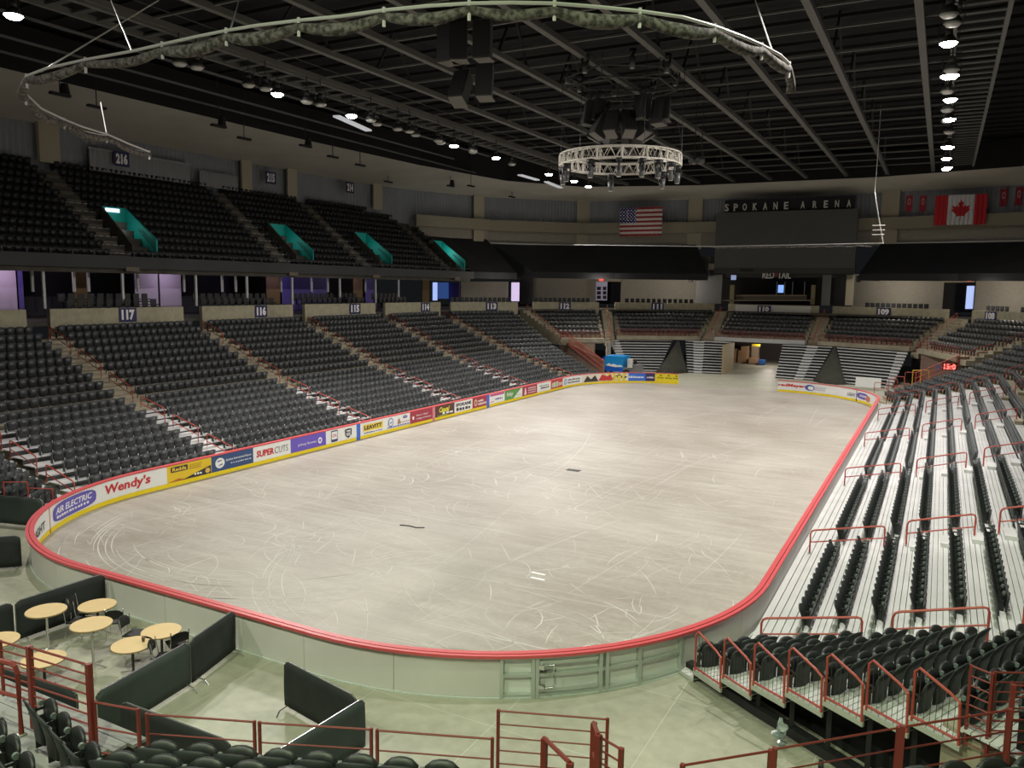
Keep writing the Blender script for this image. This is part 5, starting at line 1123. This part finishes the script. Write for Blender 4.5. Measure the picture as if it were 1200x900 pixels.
m.build('end_bracket', PIPE, fnr)
# circular lighting truss with moving lamps
RZ = 16.35; RR = 3.45; ct = thing('circular_truss', 'round white lattice truss hanging over centre ice', 'truss', (0, 0, RZ))
TW = mm('truss_white', (.66,.63,.56), .45)
for r in (RR, RR-.45):
    for z in (RZ-.3, RZ+.3): m = MB(); m.tube([(r*math.cos(t), r*math.sin(t), z) for t in (2*math.pi*i/48 for i in range(48))], .04, 6, True); m.build('chord_ring', TW, ct)
for i in range(32):
    t = 2*math.pi*i/32; t2 = t+math.pi/32; t3 = t+2*math.pi/32; m = MB()
    for r in (RR, RR-.45):
        if i % 2 == 0: m.bar((r*math.cos(t), r*math.sin(t), RZ-.3), (r*math.cos(t), r*math.sin(t), RZ+.3), .10, .10)
        m.tube([(r*math.cos(t), r*math.sin(t), RZ+.3), (r*math.cos(t2), r*math.sin(t2), RZ-.3), (r*math.cos(t3), r*math.sin(t3), RZ+.3)], .022, 4, cap=False)
    m.bar(((RR-.45)*math.cos(t), (RR-.45)*math.sin(t), RZ-.3), (RR*math.cos(t), RR*math.sin(t), RZ-.3), .05, .05); m.bar(((RR-.45)*math.cos(t), (RR-.45)*math.sin(t), RZ+.3), (RR*math.cos(t), RR*math.sin(t), RZ+.3), .05, .05)
    m.build('lattice_bay', TW, ct)
for i in range(6):
    t = 2*math.pi*(i+.2)/6; m = MB(); m.tube([(RR*math.cos(t), RR*math.sin(t), RZ+.3), (RR*math.cos(t), RR*math.sin(t), 21.4)], .02, 4); m.build('hanger_cable', BLACK, ct)
SPK = mm('speaker_grille', (.028,.028,.028), .7); SPKB = mm('speaker_edge', (.14,.135,.12), .6)
def speaker(x, y, z, rz, tilt, label, group, w=.62, h=1.2, d=.7):
    t = thing('hanging_speaker', label, 'speaker', (x, y, z), 0, group); R = Matrix.Translation((x, y, z))@Matrix.Rotation(rz, 4, 'Z')@Matrix.Rotation(tilt, 4, 'X')
    def tb(mb, n, mt): mb.v = [tuple(R@Vector(v)) for v in mb.v]; return mb.build(n, mt, t)
    c = MB(); c.poly([(-w/2, 0, -h/2), (w/2, 0, -h/2), (w*.3, d, -h/2), (-w*.3, d, -h/2)], (0, 0, h)); tb(c, 'cabinet', SPKB if False else mm('speaker_box', (.05,.05,.05), .7))
    c = MB(); c.box(-w/2+.04, w/2-.04, -.03, 0, -h/2+.05, h/2-.05); tb(c, 'grille', SPK)
    c = MB(); c.box(-w/2+.03, w/2-.03, .02, d*.95, -h/2-.02, -h/2); tb(c, 'bottom_panel', SPKB)
    c = MB(); c.tube([(-w*.3, .2, h/2), (0, .3, h/2+.6), (w*.3, .2, h/2)], .02, 4); tb(c, 'rigging_wire', BLACK)
    return t
for i in range(9):
    t = math.radians(-165+i*37.5); speaker(1.6*math.cos(t), 1.6*math.sin(t), 18.35, t+math.pi/2, -.5, 'black loudspeaker, %s around the central cluster over the round truss' % nth(i+1), 'central speaker cluster', .72, 1.35, .8)
for i, (u, v, h) in enumerate(((685, 132, 1.3), (694, 128, 1.2), (748, 124, 1.3), (770, 130, 1.3), (776, 126, 1.2))):
    p = at(u, v, y=-1.0); speaker(p.x, -1.0, p.z, math.radians(-28+(i-2)*14), -.15, 'dark upper loudspeaker, %s from the left beside the hexagonal frame' % nth(i+1), 'upper speakers', .8, h, .7)
hx = thing('hexagonal_frame', 'dark hexagonal pipe frame above the speaker cluster', 'frame', (0, 0, 20.4)); m = MB()
for z in (20.3, 20.9): m.tube([(3.1*math.cos(t), 3.1*math.sin(t), z) for t in (math.radians(30+60*i) for i in range(6))], .05, 5, True)
for i in range(6): t = math.radians(30+60*i); m.tube([(0,0,20.3), (3.1*math.cos(t), 3.1*math.sin(t), 20.3)], .03, 5); m.tube([(3.1*math.cos(t), 3.1*math.sin(t), 20.3), (3.1*math.cos(t), 3.1*math.sin(t), 21.6)], .03, 4)
m.build('pipes', mm('frame_grey', (.09,.09,.09), .7), hx); m = MB()
for i in range(-4, 5): m.tube([(-2, i*.4, 20.2), (2, i*.4, 20.2)], .015, 4); m.tube([(i*.45, -1.6, 20.2), (i*.45, 1.6, 20.2)], .015, 4)
m.build('grid_mesh', BLACK, hx)
mlx = None
def moving_light(x, y, z, label, group, face=0):
    global mlx
    if mlx is None:
        t = thing('moving_head_light', label, 'light', (x, y, z), 0, group); R = ROOT[t.name]
        def tb(mb, n, mt): mb.v = [tuple(R@Vector(v)) for v in mb.v]; return mb.build(n, mt, t, True)
        c = MB(); c.box(-.2, .2, -.16, .16, -.12, .12); tb(c, 'base', BLACK)
        c = MB(); c.box(-.24, -.19, -.06, .06, -.55, -.1); c.box(.19, .24, -.06, .06, -.55, -.1); tb(c, 'yoke', BLACK)
        c = MB(); c.cone((0, 0, -.85), .14, .19, .55, 12); tb(c, 'head', mm('lamp_body', (.10,.10,.10), .4)); c = MB(); c.disc((0,0,-.87), .12, .03, 12); tb(c, 'lens', mm('lens_off', (.55,.55,.52))); mlx = t; return t
    return dup(mlx, (x, y, z), face, label, group)
for i, a in enumerate((200, 225, 262, 290, 312, 330, 350, 15, 60, 120)):
    t = math.radians(a); moving_light((RR-.2)*math.cos(t), (RR-.2)*math.sin(t), RZ-.45, 'dark stage lamp, %s around the underside of the round truss' % nth(i+1), 'lamps under the round truss', t)
for i, a in enumerate((35, 75, 120, 165, 205, 250, 300, 340)):
    t = math.radians(a); moving_light(3.1*math.cos(t), 3.1*math.sin(t), 21.5, 'stage lamp, %s on the hexagonal frame' % nth(i+1), 'lamps on the hexagonal frame', t)
for i, (u, v, tl) in enumerate(((520, 50, 0), (537, 47, 0), (564, 45, 0), (537, 97, -.5), (567, 92, -.15))):
    p = at(u, v, z=19.0 if i < 3 else 18.0); speaker(p.x, p.y, p.z, math.radians((-5, 20, 12, 5, 15)[i]), tl, 'large black loudspeaker, %s in the hanging cluster left of centre' % ('%s of the upper three' % nth(i+1) if i < 3 else ('left of the lower two' if i == 3 else 'right of the lower two')), 'hanging speakers left of centre', .75, 1.45, .8)
# small hanging speakers and pendants in front of the left wall band
for i, (u, v) in enumerate(((70, 105), (113, 120), (256, 143), (286, 158), (358, 167), (390, 180), (422, 190), (455, 210), (528, 215), (552, 215), (600, 228))):
    p = at(u, v, z=20.2); t = thing('ceiling_pendant', '%s small dark fitting hanging before the pale left band, from the left' % nth(i+1), 'fitting', tuple(p), 0, 'fittings along the left band')
    m = MB(); m.tube([p+Vector((0,0,-.2)), p+Vector((0,0,3.2))], .035, 5); m.build('drop_pipe', BLACK, t); m = MB(); m.box(p.x-.15, p.x+.15, p.y-.6, p.y+.6, p.z-.35, p.z-.2); m.build('cross_arm', BLACK, t)
    if i in (0, 2, 4, 8): m = MB(); m.cone((p.x, p.y+.3, p.z-.2), .3, .2, .6, 10); m.build('lamp_can', BLACK, t)
p = at(818, 186, y=12); speaker(p.x, 12, p.z, .3, -.4, 'single pale faced loudspeaker hanging right of the round truss', None, .5, .8, .5) if False else None
for i, u in enumerate((814, 822)): p = at(u, 188, y=12); t = thing('stage_lamp', 'pale lensed stage lamp right of the round truss, %s' % ('left' if i == 0 else 'right'), 'light', tuple(p)); m = MB(); m.cone(tuple(p), .28, .2, .5, 12, (-.3,-1,-.2)); m.build('housing', mm('lamp_body', (.1,.1,.1)), t); m = MB(); m.disc(tuple(p), .26, .04, 12, (-.3,-1,-.2)); m.build('lens', mm('lens_pale', (.5,.55,.55), .3), t); m = MB(); m.tube([tuple(p), (p.x, p.y, 24.42)], .03, 5); m.build('drop_pipe', BLACK, t)
# ================================================================ near floor: barriers, tables, chairs
def barrier(a, b, label, m_=CLOTH, h=1.1, feet=True, bow=0):
    a, b = Vector((*a, 0)), Vector((*b, 0)); t = thing('crowd_barrier', label, 'barrier', tuple(a)); d = (b-a).normalized(); n = Vector((-d.y, d.x, 0)); L = (b-a).length; Z = Vector((0,0,1)); rc = .14
    pts = [(0, .12), (0, h-rc), (rc*.3, h-rc*.3), (rc, h), (L-rc, h), (L-rc*.3, h-rc*.3), (L, h-rc), (L, .12)]
    m = MB(); nx = 14; nz = 5; vs = []; rnd = random.Random(int(a.x*10))
    for s in (-1, 1):
        for j in range(nz+1):
            for i in range(nx+1):
                x = L*i/nx; z = .1+(h-.1)*j/nz
                if j == nz and (i == 0 or i == nx): z -= rc*.6
                w = .03+.012*math.sin(i*1.7+j*.8)*(1 if 0 < j < nz else .2); vs.append(a+d*x+n*(s*w)+Z*z)
    q = (nx+1)*(nz+1); fs = []
    for s in (0, 1):
        for j in range(nz):
            for i in range(nx): k = s*q+j*(nx+1)+i; fs.append((k, k+1, k+nx+2, k+nx+1))
    per = list(range(nx+1))+[j*(nx+1)+nx for j in range(1, nz+1)]+[nz*(nx+1)+i for i in range(nx-1, -1, -1)]+[j*(nx+1) for j in range(nz-1, 0, -1)]
    for k in range(len(per)): u, v = per[k], per[(k+1) % len(per)]; fs.append((u, v, v+q, u+q))
    m.add(vs, fs); m.build('cloth_cover', m_, t, True)
    m = MB(); m.tube([a+d*x+Z*z for x, z in pts], .018, 6); m.build('tube_frame', CHROME if m_ is CLOTHG else mm('frame_dark', (.10,.10,.10), .4), t)
    if feet:
        for f in (.15, L-.15):
            m = MB(); c = a+d*f; m.tube([c-n*.34, c-n*.25+Z*.12, c+Z*.16, c+n*.25+Z*.12, c+n*.34], .016, 5); m.build('foot', CHROME, t)
    return t
barrier((-3.15, -33.1), (-3.05, -30.75), 'black covered crowd barrier behind the left pub table, reaching the boards')
barrier((-3.25, -35.6), (-3.2, -33.15), 'black covered crowd barrier at the left photo edge behind the round tables')
barrier((2.75, -34.95), (2.42, -32.5), 'dark green-black covered barrier right of the tables, nearer panel', CLOTHG)
barrier((2.42, -32.45), (1.95, -30.75), 'black covered barrier right of the tables, farther panel touching the boards')
barrier((4.95, -32.1), (7.25, -32.55), 'loosely draped black barrier standing alone near the boards, centre')
barrier((7.4, -32.5), (7.25, -34.7), 'glossy dark green barrier at right angles to the draped one', CLOTHG, feet=False)
barrier((3.45, -34.9), (6.3, -34.85), 'black barrier along the front seats, right of the tables')
barrier((-.9, -35.35), (2.35, -35.1), 'black barrier along the front seats, behind the lowest round table')
barrier((-14.6, -27.9), (-11.75, -27.15), 'tall dark screen beside the near left board corner', CLOTHG, 1.15)
barrier((-9.6, -31.3), (-8.35, -29.95), 'black covered barrier standing apart at the left photo edge')
barrier((-7.2, -33.3), (-5.6, -33.0), 'black barrier low at the left photo edge') if False else None
def table(x, y, h, label, group):
    t = thing('round_table', label, 'table', (x, y, 0), 0, group)
    m = MB(); m.disc((x, y, h-.03), .455, .03, 40); m.build('table_top', WOOD, t); m = MB(); m.disc((x, y, h-.034), .46, .028, 40); m.build('edge_band', mm('edge_band', (.30,.22,.12), .5), t)
    m = MB(); m.tube([(x, y, .05), (x, y, h-.03)], .032, 10); m.build('column', CHROME if h > .9 else mm('dark_metal', (.04,.04,.045), .4), t)
    m = MB()
    for k in range(4): a = math.radians(20+90*k); m.tube([(x, y, .09), (x+.32*math.cos(a), y+.32*math.sin(a), .02)], .02, 5)
    m.build('cross_foot', CHROME, t); return t
TB = [(54,715,1.07,'tall round wooden table with chrome column, behind the left barrier end'), (114,709,.74,'low round wooden table farthest from the camera, beside two stacked chairs'), (107,731,1.07,'tall round wooden table with chrome column in the middle of the group'),
      (189,739,.74,'low round wooden table nearest the dark right barrier'), (155,755,.74,'low round wooden table with a dark cup on it'), (-4,750,1.07,'round wooden table cut off by the left photo edge'), (51,772,.74,'low round wooden table seen behind the red bar rail')]
for u, v, h, lb in TB: p = at(u, v, z=h); table(p.x, p.y, h, lb, 'round tables on the near floor')
p = at(168, 751, z=.76); t = thing('cup', 'dark paper cup standing on a low round table', 'cup', (p.x, p.y, .741)); m = MB(); m.cone((p.x, p.y, .741), .03, .04, .1, 12); m.build('cup_body', mm('cup_dark', (.10,.06,.05), .5), t); m = MB(); m.disc((p.x, p.y, .841), .042, .012, 12); m.build('lid', mm('lid_brown', (.15,.08,.06), .4), t)
def chair(x, y, rz, label):
    t = thing('stacking_chair', label, 'chair', (x, y, 0), rz); R = ROOT[t.name]
    def tb(mb, n, mt): mb.v = [tuple(R@Vector(v)) for v in mb.v]; return mb.build(n, mt, t)
    m = MB(); m.poly([(-.22,-.2,.43), (.22,-.2,.43), (.2,.22,.46), (-.2,.22,.46)], (0,0,.03)); tb(m, 'seat', BLACK)
    v, f = arc_shell(-.22, .22, .60, .86, -.25, -.03, -.06, -.02); m = MB(); m.add(v, f); tb(m, 'backrest', BLACK)
    for s in (-1, 1):
        m = MB(); m.tube([(.2*s,.2,0), (.2*s,.17,.43)], .012, 5); tb(m, 'leg', CHROME)
        m = MB(); m.tube([(.22*s,-.24,0), (.21*s,-.2,.43), (.21*s,-.27,.86)], .012, 5); tb(m, 'leg', CHROME)
    return t
for u, v, z, rz, lb in ((97, 716, .45, -1.0, 'black chair with chrome frame left of the far low table, farther one'), (92, 727, .45, -1.15, 'black chair left of the far low table, nearer the camera'), (137, 727, .45, .75, 'black chair at the near right side of the far low table, back to the camera'), (158, 742, .45, -1.2, 'grey-black chair between the middle and right tables'), (194, 769, .45, -.9, 'black chair squeezed beside the table with the cup'), (207, 754, .45, 1.2, 'black chair half hidden by the dark right barrier')):
    p = at(u, v, z=z); chair(p.x, p.y, rz, lb)
# ================================================================ near seating: decks, rails and foreground seats
DZ = 2.45; U = Vector((.923, .385)); Nn = Vector((-.385, .923)); B0 = Vector((8.2, -37.98))     # back line of the first row, left part
deckm = mm('grey_planks', (.27,.27,.26), .6, noise=.15, nscale=1)
nd = thing('near_platform', 'grey plank platform with the nearest seat rows', 'platform', (6.5, -37.5, DZ))
for i in range(8):
    y0 = -36.95-.24*i; m = MB(); m.box(-12, 6.95-.11*i, y0-.225, y0, DZ-.05, DZ); m.build('plank', deckm, nd)
m = MB(); m.box(-12, 6.9, -37.05, -36.95, 0, DZ-.05); m.build('front_face', CONCD, nd)
def nearrow(k, s0, s1, org, U, N, blk, seats=True):
    """row k behind the first, between along-row positions s0..s1"""
    z = DZ+.387*k; bk = org-N*(.877*k); f = bk+N*.87; a0 = f+U*s0; b0 = f+U*s1; a1 = bk+U*s0; b1 = bk+U*s1
    m = MB(); m.poly([(a0.x, a0.y, z-.45), (b0.x, b0.y, z-.45), (b1.x, b1.y, z-.45), (a1.x, a1.y, z-.45)], (0,0,.45)); m.build('deck', deckm if k == 0 else CONCD, nd)
    hd = math.atan2(N.y, N.x)-math.pi/2
    n = int((s1-s0)/.52+.01)
    if seats:
        for i in range(n): p = bk+U*(s0+.26+i*.52); SEATS.append((p.x, p.y, z, hd, blk, k, i, n))
for k in range(5): nearrow(k, 0, 4.16, B0, U, Nn, 'near_left')
U2 = Vector((.995, -.10)).normalized(); U2 = Vector((.90, -.436)).normalized(); N2 = Vector((-U2.y, U2.x)); E0 = B0+U*(-.85)
UL = Vector((.85, -.53)).normalized(); NL = Vector((.53, .85))
for k in range(4):
    z = DZ+.387*k; n = (4, 3, 4, 5)[k]; e = E0-Nn*(.877*k)-U*(.22*k); c = Vector((e.x, e.y)); uu = Vector((.97, -.25)).normalized(); nn = Vector((.25, .97))
    for i in range(n): p = c+uu*.55-uu*(.30+.52*i); SEATS.append((p.x, p.y, z, -.25, 'near_corner', k, i, n))
    if k:
        a = c; b = c-uu*(n*.52+.1); m = MB(); m.poly([(a.x+nn.x*.6, a.y+nn.y*.6, z-.06), (a.x, a.y, z-.06), (b.x, b.y, z-.06), (b.x+nn.x*.6, b.y+nn.y*.6, z-.06)], (0,0,.06)); m.build('deck', deckm, nd)
UR = Vector((.809, .588)); NR = Vector((-.588, .809)); BR = Vector((16.55, -33.75))-NR*.17
for k in range(4): nearrow(k, -.3, 4.0, BR, UR, NR, 'near_right')
RED = mm('red_steel_shaded', (.21, .034, .024), .5)  # same red steel for the near rails, with shade put into its colour
def bar_guard(a, b, zt, h, n, label, name='guard_rail', r=.014, postr=.03, cat='guard rail', bars_from=0):
    a, b = Vector(a), Vector(b); t = thing(name, label, cat, (a.x, a.y, zt-h)); Z = Vector((0,0,1))
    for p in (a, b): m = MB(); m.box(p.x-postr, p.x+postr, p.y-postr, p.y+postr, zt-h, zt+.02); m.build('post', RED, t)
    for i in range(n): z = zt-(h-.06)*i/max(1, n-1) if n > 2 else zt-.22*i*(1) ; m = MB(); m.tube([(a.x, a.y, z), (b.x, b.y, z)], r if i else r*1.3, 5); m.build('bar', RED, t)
    return t
def P(u, v, z): p = at(u, v, z=z); return (p.x, p.y)
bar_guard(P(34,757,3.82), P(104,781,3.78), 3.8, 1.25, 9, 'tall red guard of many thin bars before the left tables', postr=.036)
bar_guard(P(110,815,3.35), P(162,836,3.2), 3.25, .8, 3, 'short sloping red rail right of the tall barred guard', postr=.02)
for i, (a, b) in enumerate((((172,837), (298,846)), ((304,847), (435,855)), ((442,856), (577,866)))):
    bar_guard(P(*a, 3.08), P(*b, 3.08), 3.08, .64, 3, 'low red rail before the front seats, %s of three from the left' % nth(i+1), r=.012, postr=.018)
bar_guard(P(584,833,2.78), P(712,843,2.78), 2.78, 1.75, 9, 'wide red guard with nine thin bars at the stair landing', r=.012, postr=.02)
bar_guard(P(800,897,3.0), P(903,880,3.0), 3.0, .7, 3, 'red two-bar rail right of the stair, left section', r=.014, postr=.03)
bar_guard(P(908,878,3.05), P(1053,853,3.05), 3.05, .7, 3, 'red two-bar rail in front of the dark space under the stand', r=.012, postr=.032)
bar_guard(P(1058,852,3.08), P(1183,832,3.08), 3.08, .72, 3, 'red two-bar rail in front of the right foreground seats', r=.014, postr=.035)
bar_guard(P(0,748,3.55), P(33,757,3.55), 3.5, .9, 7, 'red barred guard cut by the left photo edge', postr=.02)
# stair handrails in the middle foreground
def flat_rail(pts, label, foot):
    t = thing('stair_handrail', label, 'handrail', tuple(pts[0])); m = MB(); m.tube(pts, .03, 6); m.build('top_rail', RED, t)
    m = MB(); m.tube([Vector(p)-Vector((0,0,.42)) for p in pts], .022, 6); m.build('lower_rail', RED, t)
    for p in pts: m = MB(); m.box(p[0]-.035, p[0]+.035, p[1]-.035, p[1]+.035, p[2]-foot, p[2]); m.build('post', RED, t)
def P3(u, v, z): p = at(u, v, z=z); return (p.x, p.y, z)
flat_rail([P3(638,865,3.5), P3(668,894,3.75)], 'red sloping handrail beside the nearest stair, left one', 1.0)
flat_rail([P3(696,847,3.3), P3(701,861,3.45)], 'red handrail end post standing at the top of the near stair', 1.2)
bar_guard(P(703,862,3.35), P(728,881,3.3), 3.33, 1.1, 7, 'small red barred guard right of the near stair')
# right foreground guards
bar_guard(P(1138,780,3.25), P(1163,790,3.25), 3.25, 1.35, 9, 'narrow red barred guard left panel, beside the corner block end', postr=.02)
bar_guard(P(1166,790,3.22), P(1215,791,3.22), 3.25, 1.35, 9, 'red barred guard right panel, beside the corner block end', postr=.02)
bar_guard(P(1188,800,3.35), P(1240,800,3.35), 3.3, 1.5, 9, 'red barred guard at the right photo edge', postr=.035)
m = MB(); c0 = Vector(P(1130,850,2.0)); m.poly([(*P(1105,845,2.0), 0), (*P(1160,830,2.0), 0), (*P(1240,790,2.0), 0), (*P(1240,870,2.0), 0), (*P(1150,872,2.0), 0)], (0,0,2.0)); struct('floor_landing', m, CONC)
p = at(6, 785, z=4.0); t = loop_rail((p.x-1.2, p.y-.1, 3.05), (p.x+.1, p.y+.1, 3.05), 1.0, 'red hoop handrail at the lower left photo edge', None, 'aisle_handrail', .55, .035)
for k in t.keys() if False else (): pass
# odds and ends: hanging speakers on the far wall, hand basin of foil on the floor
for i, (u, v) in enumerate(((809, 327), (1006, 327))):
    p = at(u, v, y=53.0); m = MB(); m.poly([(p.x-.22, 53, p.z-.35), (p.x+.22, 53, p.z-.35), (p.x+.25, 53, p.z+.35), (p.x-.25, 53, p.z+.35)], (0,.4,0)); tag(m.build('wall_speaker', BLACK), 'small black speaker high on the far concourse wall, %s' % ('left of the bar' if i == 0 else 'right of the bar'), 'speaker')
p = at(914, 862, z=.3); t = thing('plastic_sheet', 'crumpled clear plastic hanging by the corner block frame', 'plastic', (p.x, p.y, 0)); gl = mm('clear_plastic', (.7,.8,.78), .15); gl.node_tree.nodes['Principled BSDF'].inputs['Transmission Weight'].default_value = .8
m = MB(); rnd = random.Random(5); m.tube([(p.x+rnd.uniform(-.06,.06), p.y+rnd.uniform(-.06,.06), .05+.09*i) for i in range(8)], [.05, .1, .07, .12, .08, .12, .06, .03], 8); m.build('sheet', gl, t)
# ================================================================ place the seats
def seen(s):
    u, v, w = pix((s[0], s[1], s[2]+.6)); return -20 < u < 1220 and 0 < v < 920, w
vis = []; rest = []
for s in SEATS:
    ok, w = seen(s); d = (Vector((s[0], s[1], s[2]+.6))-EYE).length
    (vis if ok else rest).append((d, s))
vis.sort(key=lambda q: q[0]); near = vis[:300]; rest = [s for d, s in vis[300:]]+[s for d, s in rest]
BN = {'near_left': 'foreground seats left of the stair', 'near_corner': 'foreground seats at the lower left corner', 'near_right': 'foreground seats at the lower right', 'corner_right': 'angled block by the near right board corner',
      'corner_left': 'corner block beside the near left board corner', '118left': 'left stand block 118', '117left': 'left stand block 117', '116left': 'left stand block 116'}
names = ['nearest', 'second', 'third', 'fourth', 'fifth']
proto = None
for d, s in near:
    blk, k, i, n = s[4], s[5], s[6], s[7]
    if blk in BN: where = BN[blk]
    else:
        idx = [q[0] for q in SIDE].index(blk[:3]) if blk[:3] in [q[0] for q in SIDE] else 5; where = ('right stand, %s block from the near end' % nth(idx+1)) if blk.endswith('right') else 'left stand block '+blk[:3]
    lab = 'black folding seat, %s along the %s row, %s' % (nth(i+1), nth(k+1), where)
    grp = 'folding seats, '+where
    if proto is None: proto = make_seat((s[0], s[1], s[2]), s[3], lab, grp)
    else: dup(proto, (s[0], s[1], s[2]), s[3], lab, grp)
seat_field('arena_seats', 'hundreds of dark folding seats filling the farther blocks of the lower bowl', 'seats', [s[:4] for s in rest], [SEAT, SEAT, mm('hinge_far_glint', (.30,.33,.33), .4)])  # hinge colour raised to paint highlights along the far seat tops
